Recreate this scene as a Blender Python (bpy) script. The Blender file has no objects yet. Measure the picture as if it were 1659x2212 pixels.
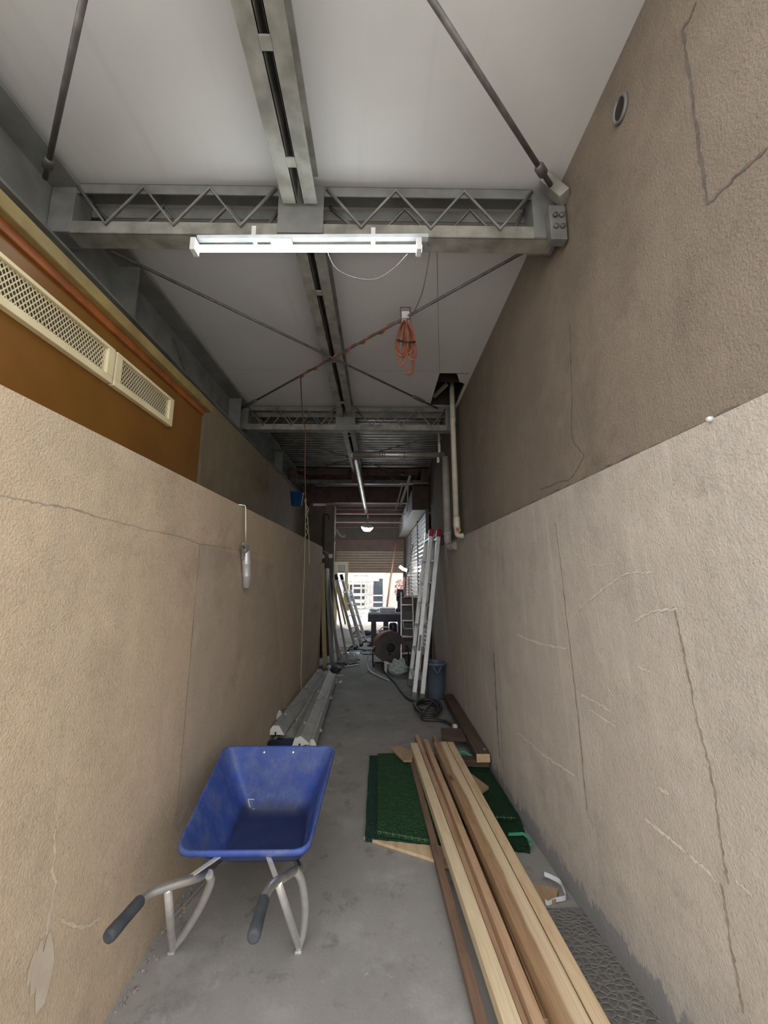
import bpy, bmesh, math, random
from mathutils import Vector, Matrix
random.seed(7)
SC = bpy.context.scene
COL = SC.collection

# ------------------------------------------------------------------ camera
cam_d = bpy.data.cameras.new('camera'); cam = bpy.data.objects.new('camera', cam_d); COL.objects.link(cam)
SC.camera = cam
cam_d.sensor_fit = 'HORIZONTAL'; cam_d.sensor_width = 36.0
cam_d.lens = 838.0 / 1659.0 * 36.0
cam_d.clip_start = 0.02; cam_d.clip_end = 400
_p, _y, _r = math.radians(9.27), math.radians(0.70), math.radians(0.11)
_f = Vector((math.sin(_y)*math.cos(_p), math.cos(_y)*math.cos(_p), math.sin(_p)))
_ri = Vector((math.cos(_y), -math.sin(_y), 0)); _up = _ri.cross(_f)
_r2 = _ri*math.cos(_r) + _up*math.sin(_r); _u2 = _up*math.cos(_r) - _ri*math.sin(_r)
_m = Matrix((( _r2.x, _u2.x, -_f.x, 0), (_r2.y, _u2.y, -_f.y, 0), (_r2.z, _u2.z, -_f.z, 1.5), (0, 0, 0, 1)))
cam.matrix_world = _m

# ------------------------------------------------------------------ world, sun, exposure
SC.view_settings.view_transform = 'Standard'; SC.view_settings.look = 'None'
SC.view_settings.gamma = 1.0; SC.view_settings.use_curve_mapping = False
SC.view_settings.exposure = 0.0
w = bpy.data.worlds.new('sky'); SC.world = w; w.use_nodes = True
bgn = w.node_tree.nodes['Background']
bgn.inputs['Strength'].default_value = 5.2
_nw = w.node_tree; _tc = _nw.nodes.new('ShaderNodeTexCoord'); _sp = _nw.nodes.new('ShaderNodeSeparateXYZ'); _cr = _nw.nodes.new('ShaderNodeValToRGB')
_nw.links.new(_tc.outputs['Generated'], _sp.inputs[0]); _nw.links.new(_sp.outputs[2], _cr.inputs[0]); _nw.links.new(_cr.outputs[0], bgn.inputs['Color'])
_cr.color_ramp.elements[0].position = 0.0; _cr.color_ramp.elements[0].color = (.40, .40, .40, 1)     # overcast: three times brighter overhead
_cr.color_ramp.elements[1].position = 1.0; _cr.color_ramp.elements[1].color = (.93, .96, 1.0, 1)
sun_d = bpy.data.lights.new('sun', 'SUN'); sun_d.energy = 5.0; sun_d.angle = math.radians(1.5); sun_d.color = (1, .95, .86)
sun = bpy.data.objects.new('sun', sun_d); COL.objects.link(sun)
sun.rotation_euler = Vector((0.25, -0.62, -0.75)).to_track_quat('-Z', 'Y').to_euler()
def portal(name, loc, d, sx, sy):
    l = bpy.data.lights.new(name, 'AREA'); l.shape = 'RECTANGLE'; l.size = sx; l.size_y = sy; l.cycles.is_portal = True
    o = bpy.data.objects.new(name, l); COL.objects.link(o); o.location = loc
    o.rotation_euler = Vector(d).to_track_quat('-Z', 'Y').to_euler()
portal('street_opening_portal', (-0.3, 0.42, 1.75), (0, 1, 0), 2.9, 3.5)
portal('yard_opening_portal', (-0.3, 12.62, 0.85), (0, -1, 0), 2.3, 1.6)

# ------------------------------------------------------------------ materials
def _nt(name):
    m = bpy.data.materials.new(name); m.use_nodes = True
    nt = m.node_tree; b = nt.nodes['Principled BSDF']
    return m, nt, b
def N(nt, t, **kw):
    n = nt.nodes.new(t)
    for k, v in kw.items():
        if k in n.inputs.keys(): n.inputs[k].default_value = v
        else: setattr(n, k, v)
    return n
def ramp(nt, src, stops):
    r = nt.nodes.new('ShaderNodeValToRGB'); el = r.color_ramp.elements
    while len(el) < len(stops): el.new(0.5)
    for e, (p, c) in zip(el, stops):
        e.position = p; e.color = (c, c, c, 1) if isinstance(c, (int, float)) else (c[0], c[1], c[2], 1)
    nt.links.new(src, r.inputs[0]); return r.outputs[0]
def mixc(nt, fac, a, b, blend='MIX'):
    n = nt.nodes.new('ShaderNodeMix'); n.data_type = 'RGBA'; n.blend_type = blend
    for s, v in ((0, fac), (6, a), (7, b)):
        if isinstance(v, (int, float)): n.inputs[s].default_value = v
        elif isinstance(v, tuple): n.inputs[s].default_value = (v[0], v[1], v[2], 1)
        else: nt.links.new(v, n.inputs[s])
    return n.outputs[2]
def coords(nt, scale=(1, 1, 1), kind='Object'):
    tc = nt.nodes.new('ShaderNodeTexCoord'); mp = nt.nodes.new('ShaderNodeMapping')
    mp.inputs['Scale'].default_value = scale; nt.links.new(tc.outputs[kind], mp.inputs[0]); return mp.outputs[0]
def noise(nt, vec, scale, detail=4, rough=0.55):
    n = N(nt, 'ShaderNodeTexNoise', Scale=scale, Detail=detail, Roughness=rough); nt.links.new(vec, n.inputs['Vector']); return n.outputs['Fac']
def bump(nt, b, h, strength=0.3, dist=0.01, prev=None):
    n = N(nt, 'ShaderNodeBump', Strength=strength, Distance=dist); nt.links.new(h, n.inputs['Height'])
    if prev: nt.links.new(prev, n.inputs['Normal'])
    nt.links.new(n.outputs[0], b.inputs['Normal']); return n.outputs[0]
def simple(name, c, rough=.6, metal=0.0, c2=None, scale=8.0, bs=0.0, spec=None, stretch=(1, 1, 1), bdist=.004, detail=5):
    m, nt, b = _nt(name)
    b.inputs['Roughness'].default_value = rough; b.inputs['Metallic'].default_value = metal
    if spec is not None: b.inputs['Specular IOR Level'].default_value = spec
    if c2 is None: c2 = tuple(v*0.72 for v in c)
    v = coords(nt, stretch); f = noise(nt, v, scale, detail)
    nt.links.new(mixc(nt, ramp(nt, f, [(.36, 0.0), (.64, 1.0)]), c, c2), b.inputs['Base Color'])
    if bs: bump(nt, b, noise(nt, v, scale*6, 3), bs, bdist)
    return m
def emit(name, c, s):
    m, nt, b = _nt(name); b.inputs['Base Color'].default_value = (.8, .8, .8, 1)
    b.inputs['Emission Color'].default_value = (*c, 1); b.inputs['Emission Strength'].default_value = s; return m
def plaster(name, c, c2, streak=(.0, .0, .0), grain=.55, base=None, streak_amt=.35):
    m, nt, b = _nt(name); b.inputs['Roughness'].default_value = .88; b.inputs['Specular IOR Level'].default_value = .25
    v = coords(nt)
    col = mixc(nt, ramp(nt, noise(nt, v, 1.3, 6, .6), [(.35, 0.), (.68, 1.)]), c, c2)
    col = mixc(nt, ramp(nt, noise(nt, v, 5.0, 5, .65), [(.48, 0.), (.72, .55)]), col, tuple(min(1, x*1.22) for x in c))
    col = mixc(nt, ramp(nt, noise(nt, v, 2.7, 7, .7), [(.54, 0.), (.68, .55)]), col, tuple(x*.74 for x in c2))
    vs = coords(nt, (6, 6, .45))
    col = mixc(nt, ramp(nt, noise(nt, vs, 2.2, 5, .65), [(.52, 0.), (.68, streak_amt)]), col, streak)
    fine = noise(nt, v, 120, 3, .6)
    col = mixc(nt, ramp(nt, fine, [(.42, 0.), (.62, .22)]), col, tuple(min(1, x*1.35) for x in c))
    col = mixc(nt, ramp(nt, noise(nt, v, 95, 2, .5), [(.60, 0.), (.72, .35)]), col, tuple(x*.5 for x in c))
    if base:
        sx = nt.nodes.new('ShaderNodeSeparateXYZ'); nt.links.new(v, sx.inputs[0])
        # ragged upper edge of the grey skirting mortar: z < h(y) + noise
        a = N(nt, 'ShaderNodeMath', operation='MULTIPLY_ADD'); nt.links.new(sx.outputs[1], a.inputs[0]); a.inputs[1].default_value = .035; a.inputs[2].default_value = -.03
        z = N(nt, 'ShaderNodeMath', operation='ADD'); nt.links.new(sx.outputs[2], z.inputs[0]); nt.links.new(a.outputs[0], z.inputs[1])
        nn = N(nt, 'ShaderNodeMath', operation='MULTIPLY_ADD'); nt.links.new(noise(nt, coords(nt, (1, 1, .35)), 14, 5, .7), nn.inputs[0]); nn.inputs[1].default_value = -.30; nt.links.new(z.outputs[0], nn.inputs[2])
        col = mixc(nt, ramp(nt, nn.outputs[0], [(.0, 1.), (.012, 0.)]), col, base)
    nt.links.new(col, b.inputs['Base Color'])
    n1 = bump(nt, b, noise(nt, v, 130, 3, .6), grain, .006)
    bump(nt, b, noise(nt, v, 9, 4, .6), .25, .02, n1)
    return m
def wood(name, c, c2, knots=True, rough=.62):
    m, nt, b = _nt(name); b.inputs['Roughness'].default_value = rough; b.inputs['Specular IOR Level'].default_value = .3
    v = coords(nt, (9, .55, 9)); d = noise(nt, coords(nt, (1, .6, 1)), 3.0, 2)
    off = N(nt, 'ShaderNodeVectorMath', operation='ADD')
    sc = N(nt, 'ShaderNodeMath', operation='MULTIPLY'); nt.links.new(d, sc.inputs[0]); sc.inputs[1].default_value = 1.6
    nt.links.new(v, off.inputs[0]); nt.links.new(sc.outputs[0], off.inputs[1])
    g = noise(nt, off.outputs[0], 3.2, 5, .65)
    col = mixc(nt, ramp(nt, g, [(.36, 0.), (.5, .35), (.66, 1.)]), c, c2)
    fine = noise(nt, coords(nt, (90, 2.2, 90)), 2.0, 3)
    col = mixc(nt, ramp(nt, fine, [(.45, 0.), (.7, .35)]), col, tuple(x*.62 for x in c2))
    if knots:
        vo = N(nt, 'ShaderNodeTexVoronoi', Scale=1.0); nt.links.new(coords(nt, (7, 1.9, 7)), vo.inputs['Vector'])
        col = mixc(nt, ramp(nt, vo.outputs['Distance'], [(.06, .85), (.13, 0.)]), col, tuple(x*.3 for x in c2))
    nt.links.new(col, b.inputs['Base Color']); bump(nt, b, fine, .15, .002); return m

def concrete(name):
    m, nt, b = _nt(name); b.inputs['Roughness'].default_value = .8; b.inputs['Specular IOR Level'].default_value = .3
    v = coords(nt)
    col = mixc(nt, ramp(nt, noise(nt, v, 1.1, 6, .6), [(.3, 0.), (.7, 1.)]), (.31, .29, .265), (.225, .208, .19))
    col = mixc(nt, ramp(nt, noise(nt, v, 3.5, 6, .7), [(.52, 0.), (.72, .55)]), col, (.42, .40, .37))
    col = mixc(nt, ramp(nt, noise(nt, v, 6.5, 5, .7), [(.58, 0.), (.70, .6)]), col, (.10, .094, .088))
    col = mixc(nt, ramp(nt, noise(nt, v, 2.2, 7, .75), [(.56, 0.), (.66, .5)]), col, (.16, .148, .136))
    col = mixc(nt, ramp(nt, noise(nt, v, 9, 6, .8), [(.62, 0.), (.70, .5)]), col, (.50, .48, .45))
    col = mixc(nt, ramp(nt, noise(nt, v, 160, 2, .5), [(.55, 0.), (.75, .4)]), col, (.36, .34, .31))
    nt.links.new(col, b.inputs['Base Color'])
    n1 = bump(nt, b, noise(nt, v, 60, 4, .65), .25, .004); bump(nt, b, noise(nt, v, 5, 4, .6), .2, .02, n1)
    return m
def turf(name, c, c2):
    m, nt, b = _nt(name); b.inputs['Roughness'].default_value = .85; b.inputs['Specular IOR Level'].default_value = .2
    v = coords(nt)
    vo = N(nt, 'ShaderNodeTexVoronoi', Scale=95.0); nt.links.new(v, vo.inputs['Vector'])
    col = mixc(nt, ramp(nt, vo.outputs['Distance'], [(.15, 0.), (.7, 1.)]), c, c2)
    col = mixc(nt, ramp(nt, noise(nt, v, 5, 4), [(.5, 0.), (.8, .5)]), col, tuple(x*.55 for x in c2))
    col = mixc(nt, ramp(nt, noise(nt, v, 70, 2), [(.74, 0.), (.78, .6)]), col, (.35, .42, .30))
    nt.links.new(col, b.inputs['Base Color']); bump(nt, b, vo.outputs['Distance'], .8, .01); return m
def ceil_paint(name):
    m, nt, b = _nt(name); b.inputs['Roughness'].default_value = .8
    v = coords(nt)
    col = mixc(nt, ramp(nt, noise(nt, v, 1.0, 5, .6), [(.35, 0.), (.7, 1.)]), (.60, .585, .57), (.52, .51, .495))
    col = mixc(nt, ramp(nt, noise(nt, coords(nt, (7, .5, 1)), 1.6, 4), [(.56, 0.), (.72, .35)]), col, (.48, .47, .42))
    nt.links.new(col, b.inputs['Base Color']); bump(nt, b, noise(nt, v, 40, 3), .08, .003); return m
def checker_plate(name):
    m, nt, b = _nt(name); b.inputs['Roughness'].default_value = .55; b.inputs['Metallic'].default_value = .2
    v = coords(nt)
    wa = N(nt, 'ShaderNodeTexWave', Scale=9.0, Distortion=1.5); wa.bands_direction = 'DIAGONAL'; nt.links.new(v, wa.inputs['Vector'])
    wb = N(nt, 'ShaderNodeTexVoronoi', Scale=34.0); wb.feature = 'DISTANCE_TO_EDGE'; nt.links.new(coords(nt, (1, 1.4, 1)), wb.inputs['Vector'])
    f = ramp(nt, wb.outputs['Distance'], [(.05, 0.), (.22, 1.)])
    nt.links.new(mixc(nt, f, (.20, .187, .17), (.15, .14, .128)), b.inputs['Base Color'])
    bump(nt, b, f, .6, .006); return m

M = {}
M['plaster_left'] = plaster('plaster_left', (.50, .388, .272), (.435, .338, .236), (.40, .33, .255), .55)
M['plaster_patch'] = plaster('plaster_patch', (.435, .35, .262), (.395, .315, .238), (.36, .30, .24), .4)
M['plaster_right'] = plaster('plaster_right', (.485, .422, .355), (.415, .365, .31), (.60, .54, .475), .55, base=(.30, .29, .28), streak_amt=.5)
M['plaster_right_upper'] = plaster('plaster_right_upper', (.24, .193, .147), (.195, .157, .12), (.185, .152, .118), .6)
M['plaster_olive'] = plaster('plaster_olive', (.30, .24, .155), (.25, .20, .13), (.2, .16, .11), .3)
M['plaster_brown'] = plaster('plaster_brown', (.20, .16, .13), (.17, .14, .115), (.13, .11, .09), .3)
M['rubble'] = simple('crumbled_mortar', (.30, .26, .215), .95, 0, (.20, .175, .15), 40)
M['crack'] = simple('crack', (.245, .195, .155), .95, 0, (.33, .27, .22), 30)
M['scratch'] = simple('scratch', (.66, .59, .51), .9, 0, (.55, .485, .41), 40)
M['crack_shadow_line'] = simple('crack_and_shadow_line', (.10, .082, .068), .95, 0, (.16, .13, .105), 30)
M['navy_chalk'] = simple('navy_chalk', (.10, .10, .14), .9, 0, (.17, .16, .18), 40)
M['white_patch'] = simple('white_patch', (.55, .47, .375), .9, 0, (.49, .40, .30), 14)
M['scratch_left'] = simple('scratch_left', (.62, .52, .40), .9, 0, (.54, .44, .325), 30)
M['floor'] = concrete('floor_concrete')
M['yard'] = simple('yard_paving', (.62, .60, .56), .9, 0, (.5, .48, .45), 3)
M['ceiling'] = ceil_paint('ceiling_paint')
M['deck'] = simple('corrugated_deck', (.17, .165, .15), .42, .55, (.09, .085, .08), 5)
M['deck_red'] = simple('red_oxide_deck', (.10, .045, .04), .5, .2, (.05, .03, .028), 4)
M['steel_grey'] = simple('grey_painted_steel', (.205, .205, .195), .5, .1, (.135, .132, .122), 7, .1)
M['steel_cream'] = simple('dirty_cream_steel', (.30, .29, .25), .5, .1, (.17, .165, .14), 9, .15)
M['steel_dark'] = simple('sooty_steel', (.13, .12, .115), .5, .1, (.07, .06, .058), 7)
M['steel_red'] = simple('red_oxide_steel', (.13, .07, .06), .6, .1, (.07, .04, .035), 7)
M['rod'] = simple('dark_rod', (.15, .135, .125), .5, .3, (.09, .08, .075), 20)
M['beam_grey'] = simple('edge_beam_paint', (.20, .205, .19), .6, .05, (.135, .135, .12), 5, .1)
M['fascia'] = simple('brown_fascia_paint', (.19, .083, .014), .38, 0, (.155, .066, .011), 4)
M['rust'] = simple('rusty_trim', (.33, .10, .025), .45, .1, (.20, .065, .02), 9)
M['ochre'] = simple('ochre_trim', (.29, .215, .075), .55, 0, (.20, .145, .055), 8)
M['cream'] = simple('cream_enamel', (.72, .63, .40), .38, 0, (.64, .55, .34), 6)
M['cream_dark'] = simple('vent_cavity', (.10, .085, .05), .9)
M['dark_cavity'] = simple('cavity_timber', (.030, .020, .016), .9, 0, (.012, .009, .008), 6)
M['post'] = simple('post_paint', (.32, .27, .185), .6, 0, (.26, .21, .14), 6)
M['white_enamel'] = simple('white_enamel', (.78, .78, .76), .35)
M['batten'] = simple('grey_batten', (.42, .43, .43), .5)
M['tube'] = emit('fluorescent_tube', (.88, .96, 1.0), 14.0)
M['spot'] = emit('work_lamp_glow', (.72, .86, 1.0), 170.0)
M['clamp'] = emit('clamp_lamp_glow', (.95, .98, 1.0), 60.0)
M['cable_grey'] = simple('grey_cable', (.22, .21, .20), .6)
M['cable_black'] = simple('black_cable', (.030, .028, .030), .45, 0, (.05, .045, .05), 20)
M['cord_orange'] = simple('orange_cord', (.34, .10, .05), .5, 0, (.24, .068, .035), 12)
M['cord_red'] = simple('dusty_red_cord', (.24, .085, .06), .6)
M['rope'] = simple('pale_rope', (.42, .40, .26), .8, 0, (.32, .32, .20), 60)
M['pipe_cream'] = simple('cream_pipe', (.62, .58, .46), .45, 0, (.50, .46, .36), 10)
M['pipe_grey'] = simple('grey_pipe', (.42, .40, .36), .5, 0, (.34, .32, .28), 8)
M['duct'] = simple('galvanised_duct', (.55, .52, .48), .38, .75, (.40, .38, .35), 7)
M['alu'] = simple('aluminium', (.74, .74, .73), .38, .55, (.60, .60, .59), 9)
M['alu_white'] = simple('bright_aluminium', (.74, .74, .735), .42, .35, (.62, .62, .61), 9)
M['chrome'] = simple('chrome_tube', (.84, .83, .80), .28, .75, (.70, .69, .66), 10)
M['handle_dark_chrome'] = simple('chrome_dark_reflections', (.62, .61, .58), .30, .85, (.45, .44, .42), 12)  # handle chrome, base colour darkened to stand in for dark reflections
M['red_plastic'] = simple('red_plastic', (.40, .010, .025), .35, 0, (.30, .008, .02), 6)
M['black_rubber'] = simple('black_rubber', (.032, .036, .042), .7, 0, (.05, .055, .06), 25, .15)
M['black'] = simple('black_paint', (.018, .018, .02), .5)
M['label_grey'] = simple('grey_label', (.16, .16, .15), .6, 0, (.28, .28, .27), 90)
def tray_mat():
    m, nt, b = _nt('blue_plastic'); b.inputs['Roughness'].default_value = .45; b.inputs['Specular IOR Level'].default_value = .35
    v = coords(nt)
    col = mixc(nt, ramp(nt, noise(nt, v, 4, 5, .6), [(.38, 0.), (.66, 1.)]), (.040, .080, .32), (.030, .058, .215))
    col = mixc(nt, ramp(nt, noise(nt, v, 10, 6, .75), [(.44, 0.), (.70, .60)]), col, (.155, .17, .25))
    col = mixc(nt, ramp(nt, noise(nt, coords(nt, (14, 3, 3)), 5, 6, .8), [(.60, 0.), (.72, .45)]), col, (.30, .30, .34))
    # darker navy with a noisy edge, low in the tray
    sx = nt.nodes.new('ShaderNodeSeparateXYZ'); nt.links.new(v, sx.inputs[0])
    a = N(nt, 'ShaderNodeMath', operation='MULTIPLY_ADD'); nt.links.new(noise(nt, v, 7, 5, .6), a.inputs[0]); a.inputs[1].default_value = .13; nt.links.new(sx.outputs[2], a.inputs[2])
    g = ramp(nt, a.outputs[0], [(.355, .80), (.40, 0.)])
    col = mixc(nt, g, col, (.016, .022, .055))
    nt.links.new(col, b.inputs['Base Color']); bump(nt, b, noise(nt, v, 60, 3), .1, .003); return m
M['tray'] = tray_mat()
M['tray_mark'] = simple('pale_scuff', (.60, .58, .58), .8)
M['blue_bucket'] = simple('blue_bucket', (.010, .085, .24), .4, 0, (.008, .06, .18), 6)
M['timber_light'] = wood('pale_timber', (.62, .47, .295), (.50, .335, .185))
M['timber_cream'] = wood('cream_timber', (.68, .55, .365), (.60, .46, .28))
M['timber_pink'] = wood('pinkish_timber', (.52, .345, .215), (.40, .24, .135))
M['timber_brown'] = wood('brown_timber', (.36, .215, .105), (.235, .125, .055))
M['timber_dark'] = wood('dark_timber', (.205, .125, .080), (.125, .078, .052))
def two_tone():
    m = wood('two_tone_timber', (.37, .235, .13), (.255, .15, .078)); nt = m.node_tree; b = nt.nodes['Principled BSDF']
    old = b.inputs['Base Color'].links[0].from_socket
    sx = nt.nodes.new('ShaderNodeSeparateXYZ'); nt.links.new(coords(nt), sx.inputs[0])
    a = N(nt, 'ShaderNodeMath', operation='MULTIPLY_ADD'); nt.links.new(noise(nt, coords(nt, (3, .8, 3)), 2.0, 3), a.inputs[0]); a.inputs[1].default_value = .05; nt.links.new(sx.outputs[0], a.inputs[2])
    lt = mixc(nt, ramp(nt, noise(nt, coords(nt, (60, .7, 60)), 2.0, 3), [(.4, 0.), (.7, 1.)]), (.62, .49, .32), (.53, .39, .24))
    nt.links.new(mixc(nt, ramp(nt, a.outputs[0], [(.020, 0.), (.034, 1.)]), old, lt), b.inputs['Base Color']); return m
M['two_tone'] = two_tone()
M['timber_old'] = wood('old_brown_timber', (.115, .075, .050), (.075, .050, .036))
M['timber_end'] = simple('cut_end_grain', (.60, .42, .25), .75, 0, (.48, .32, .18), 30)
M['chip'] = wood('offcut_board', (.40, .27, .155), (.30, .195, .11), False)
M['turf'] = turf('green_turf', (.034, .098, .036), (.016, .048, .018))
M['turf_dark'] = turf('dark_green_turf', (.022, .064, .040), (.012, .036, .023))
M['turf_deep'] = turf('deep_green_turf', (.015, .050, .020), (.008, .027, .011))
M['fringe'] = simple('pale_green_fringe', (.10, .17, .10), .8, 0, (.05, .11, .05), 60)
M['strap_green'] = simple('green_band', (.06, .36, .20), .4, 0, (.05, .28, .16), 20)
M['strap_white'] = simple('white_band', (.82, .82, .84), .4)
M['drain'] = checker_plate('checker_plate')
M['fitting'] = simple('dusty_fitting_enamel', (.37, .365, .33), .5, 0, (.28, .275, .25), 7, .06)
M['fitting_cap'] = simple('white_end_cap', (.80, .79, .73), .45, 0, (.72, .71, .66), 10)
M['navy_sheet'] = simple('navy_sheet', (.020, .028, .075), .6, 0, (.012, .015, .03), 7)
M['yellow_board'] = simple('yellow_board_edge', (.46, .38, .19), .7, 0, (.38, .31, .15), 9)
M['grey_sheet'] = simple('grey_sheet', (.26, .26, .25), .6, 0, (.20, .20, .19), 4)
M['plank_grey'] = simple('weathered_plank', (.30, .27, .225), .8, 0, (.22, .195, .16), 7)
M['yellow_paint'] = simple('yellow_paint', (.68, .50, .13), .5)
M['lime'] = simple('lime_strap', (.42, .62, .05), .5)
M['foil'] = simple('silver_foil', (.82, .81, .83), .2, .55, (.62, .62, .66), 14, .8, bdist=.03)
M['paper'] = simple('paper', (.80, .82, .86), .8, 0, (.72, .74, .80), 8)
M['bag'] = simple('white_plastic_bag', (.52, .58, .56), .4, 0, (.40, .46, .45), 9, .5, bdist=.02)
M['carton'] = simple('cardboard', (.22, .17, .135), .85, 0, (.17, .13, .105), 6)
M['crate'] = simple('grey_crate', (.20, .20, .185), .6, 0, (.15, .15, .14), 6)
M['bin'] = simple('blue_grey_bin', (.13, .16, .20), .4, 0, (.10, .125, .16), 6)
M['fan_orange'] = simple('orange_fan_shroud', (.34, .115, .06), .55, 0, (.24, .09, .055), 5)
M['fan_face'] = simple('grey_fan_guard', (.15, .13, .12), .6, .1, (.10, .09, .085), 6)
M['bench'] = simple('bench_purple_grey', (.12, .11, .15), .5, 0, (.085, .08, .11), 6)
M['engine'] = simple('engine_dark', (.035, .035, .065), .35, .2, (.06, .06, .09), 8)
M['shutter'] = simple('shutter_slat_tan', (.42, .31, .22), .45, .1, (.36, .26, .185), 5)
M['shutter_grey'] = simple('shutter_slat_grey', (.46, .45, .42), .38, .5, (.36, .35, .33), 5)
M['housing'] = simple('shutter_housing', (.42, .40, .38), .45, .2, (.36, .34, .33), 4)
M['housing_end'] = simple('brown_housing_end', (.085, .055, .040), .7)
M['header'] = simple('brown_header', (.23, .13, .095), .6, 0, (.19, .105, .08), 4)
M['house'] = simple('white_house_wall', (.84, .84, .83), .8, 0, (.78, .78, .77), 2)
M['pink'] = simple('pink_house_wall', (.76, .55, .50), .85, 0, (.70, .50, .45), 2)
M['glass'] = simple('dark_window_glass', (.055, .075, .095), .12, 0, (.08, .10, .12), 2)
M['bush'] = simple('reddish_foliage', (.30, .17, .15), .9, 0, (.20, .11, .10), 12)
M['pole_orange'] = wood('orange_pole', (.56, .30, .20), (.46, .23, .15), False)
M['red_sign'] = simple('red_panel', (.50, .06, .05), .6)
M['bulb'] = simple('frosted_lamp_glass', (.6, .6, .58), .15)

# ------------------------------------------------------------------ mesh helpers
class MB:
    def __init__(s): s.bm = bmesh.new()
    def face(s, vs, mi=0):
        try:
            f = s.bm.faces.new(vs); f.material_index = mi; return f
        except ValueError: return None
    def quad(s, a, b, c, d, mi=0): return s.face([s.bm.verts.new(p) for p in (a, b, c, d)], mi)
    def poly(s, pts, mi=0): return s.face([s.bm.verts.new(p) for p in pts], mi)
    def box(s, lo, hi, bev=0.0, mi=0, mat=None):
        lo, hi = Vector(lo), Vector(hi)
        r = bmesh.ops.create_cube(s.bm, size=1.0)
        vs = r['verts']
        for v in vs: v.co = Vector((lo.x+(v.co.x+.5)*(hi.x-lo.x), lo.y+(v.co.y+.5)*(hi.y-lo.y), lo.z+(v.co.z+.5)*(hi.z-lo.z)))
        fs = set(f for v in vs for f in v.link_faces)
        for f in fs: f.material_index = mi
        if bev > 0:
            es = list(set(e for v in vs for e in v.link_edges))
            q = bmesh.ops.bevel(s.bm, geom=es, offset=bev, segments=2, affect='EDGES', profile=.6)
            vs = list(set(v for f in q['faces'] for v in f.verts))
            for f in q['faces']: f.material_index = mi
        if mat is not None:
            allv = set(vs)
            for v in list(vs):
                for f in v.link_faces: allv.update(f.verts)
            for v in allv: v.co = mat @ v.co
        return s
    def rbox(s, a, b, w, h, up=(0, 0, 1), bev=0.0, mi=0):
        """box of section w x h running from a to b"""
        a, b = Vector(a), Vector(b); d = (b-a); L = d.length; d.normalize()
        u = Vector(up); x = d.cross(u)
        if x.length < 1e-4: x = d.cross(Vector((1, 0, 0)))
        x.normalize(); z = x.cross(d)
        m = Matrix(((x.x, d.x, z.x, a.x), (x.y, d.y, z.y, a.y), (x.z, d.z, z.z, a.z), (0, 0, 0, 1)))
        return s.box((-w/2, 0, -h/2), (w/2, L, h/2), bev, mi, m)
    def tube(s, pts, r, n=8, mi=0, caps=True, closed=False):
        pts = [Vector(p) for p in pts]; K = len(pts)
        rr = r if isinstance(r, (list, tuple)) else [r]*K
        rings = []; prev = None
        for i, p in enumerate(pts):
            if closed: t = pts[(i+1) % K]-pts[(i-1) % K]
            else: t = pts[min(i+1, K-1)]-pts[max(i-1, 0)]
            if t.length < 1e-9: t = Vector((0, 0, 1))
            t.normalize()
            if prev is None:
                x = t.orthogonal()
            else:
                x = prev - t*prev.dot(t)
                if x.length < 1e-6: x = t.orthogonal()
            x.normalize(); prev = x; y = t.cross(x)
            rings.append([s.bm.verts.new(p+(x*math.cos(2*math.pi*k/n)+y*math.sin(2*math.pi*k/n))*rr[i]) for k in range(n)])
        R = range(K) if closed else range(K-1)
        for i in R:
            A, B = rings[i], rings[(i+1) % K]
            for k in range(n):
                f = s.face([A[k], A[(k+1) % n], B[(k+1) % n], B[k]], mi)
                if f: f.smooth = True
        if caps and not closed:
            s.face(rings[0][::-1], mi); s.face(rings[-1], mi)
        return s
    def lathe(s, prof, c, axis=(0, 0, 1), n=24, mi=0):
        """prof: list of (radius, height) along axis from c"""
        ax = Vector(axis).normalized(); x = ax.orthogonal().normalized(); y = ax.cross(x); c = Vector(c)
        rings = []
        for r, h in prof:
            rings.append([s.bm.verts.new(c+ax*h+(x*math.cos(2*math.pi*k/n)+y*math.sin(2*math.pi*k/n))*max(r, 1e-4)) for k in range(n)])
        for A, B in zip(rings, rings[1:]):
            for k in range(n):
                f = s.face([A[k], A[(k+1) % n], B[(k+1) % n], B[k]], mi)
                if f: f.smooth = True
        s.face(rings[0][::-1], mi); s.face(rings[-1], mi)
        return s
    def ribbon(s, pts, wd, nrm, mi=0, off=.0015):
        nrm = Vector(nrm); pts = [Vector(p)+nrm*off for p in pts]
        if abs(nrm.x) > .9 and len(pts) > 2 and mi in (1, 2, 3):
            rj = random.Random(len(pts)*31+int(abs(pts[0].y)*1000)); ws = wd if isinstance(wd, (list, tuple)) else [wd]*len(pts); q, qw = [], []
            for i in range(len(pts)-1):
                for k in range(6):
                    t = k/6; a = .0035 if k else 0
                    q.append(pts[i].lerp(pts[i+1], t)+Vector((0, rj.uniform(-a, a), rj.uniform(-a, a)))); qw.append((ws[i]*(1-t)+ws[i+1]*t)*rj.uniform(.35, 1.35))
            pts = q+[pts[-1]]; wd = qw+[ws[-1]*.4]
        L, Rr = [], []
        for i, p in enumerate(pts):
            t = (pts[min(i+1, len(pts)-1)]-pts[max(i-1, 0)]).normalized(); x = nrm.cross(t).normalized()
            ww = (wd[i] if isinstance(wd, (list, tuple)) else wd)*.5
            L.append(s.bm.verts.new(p+x*ww)); Rr.append(s.bm.verts.new(p-x*ww))
        for i in range(len(pts)-1): s.face([Rr[i], Rr[i+1], L[i+1], L[i]], mi)
        return s
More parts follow.
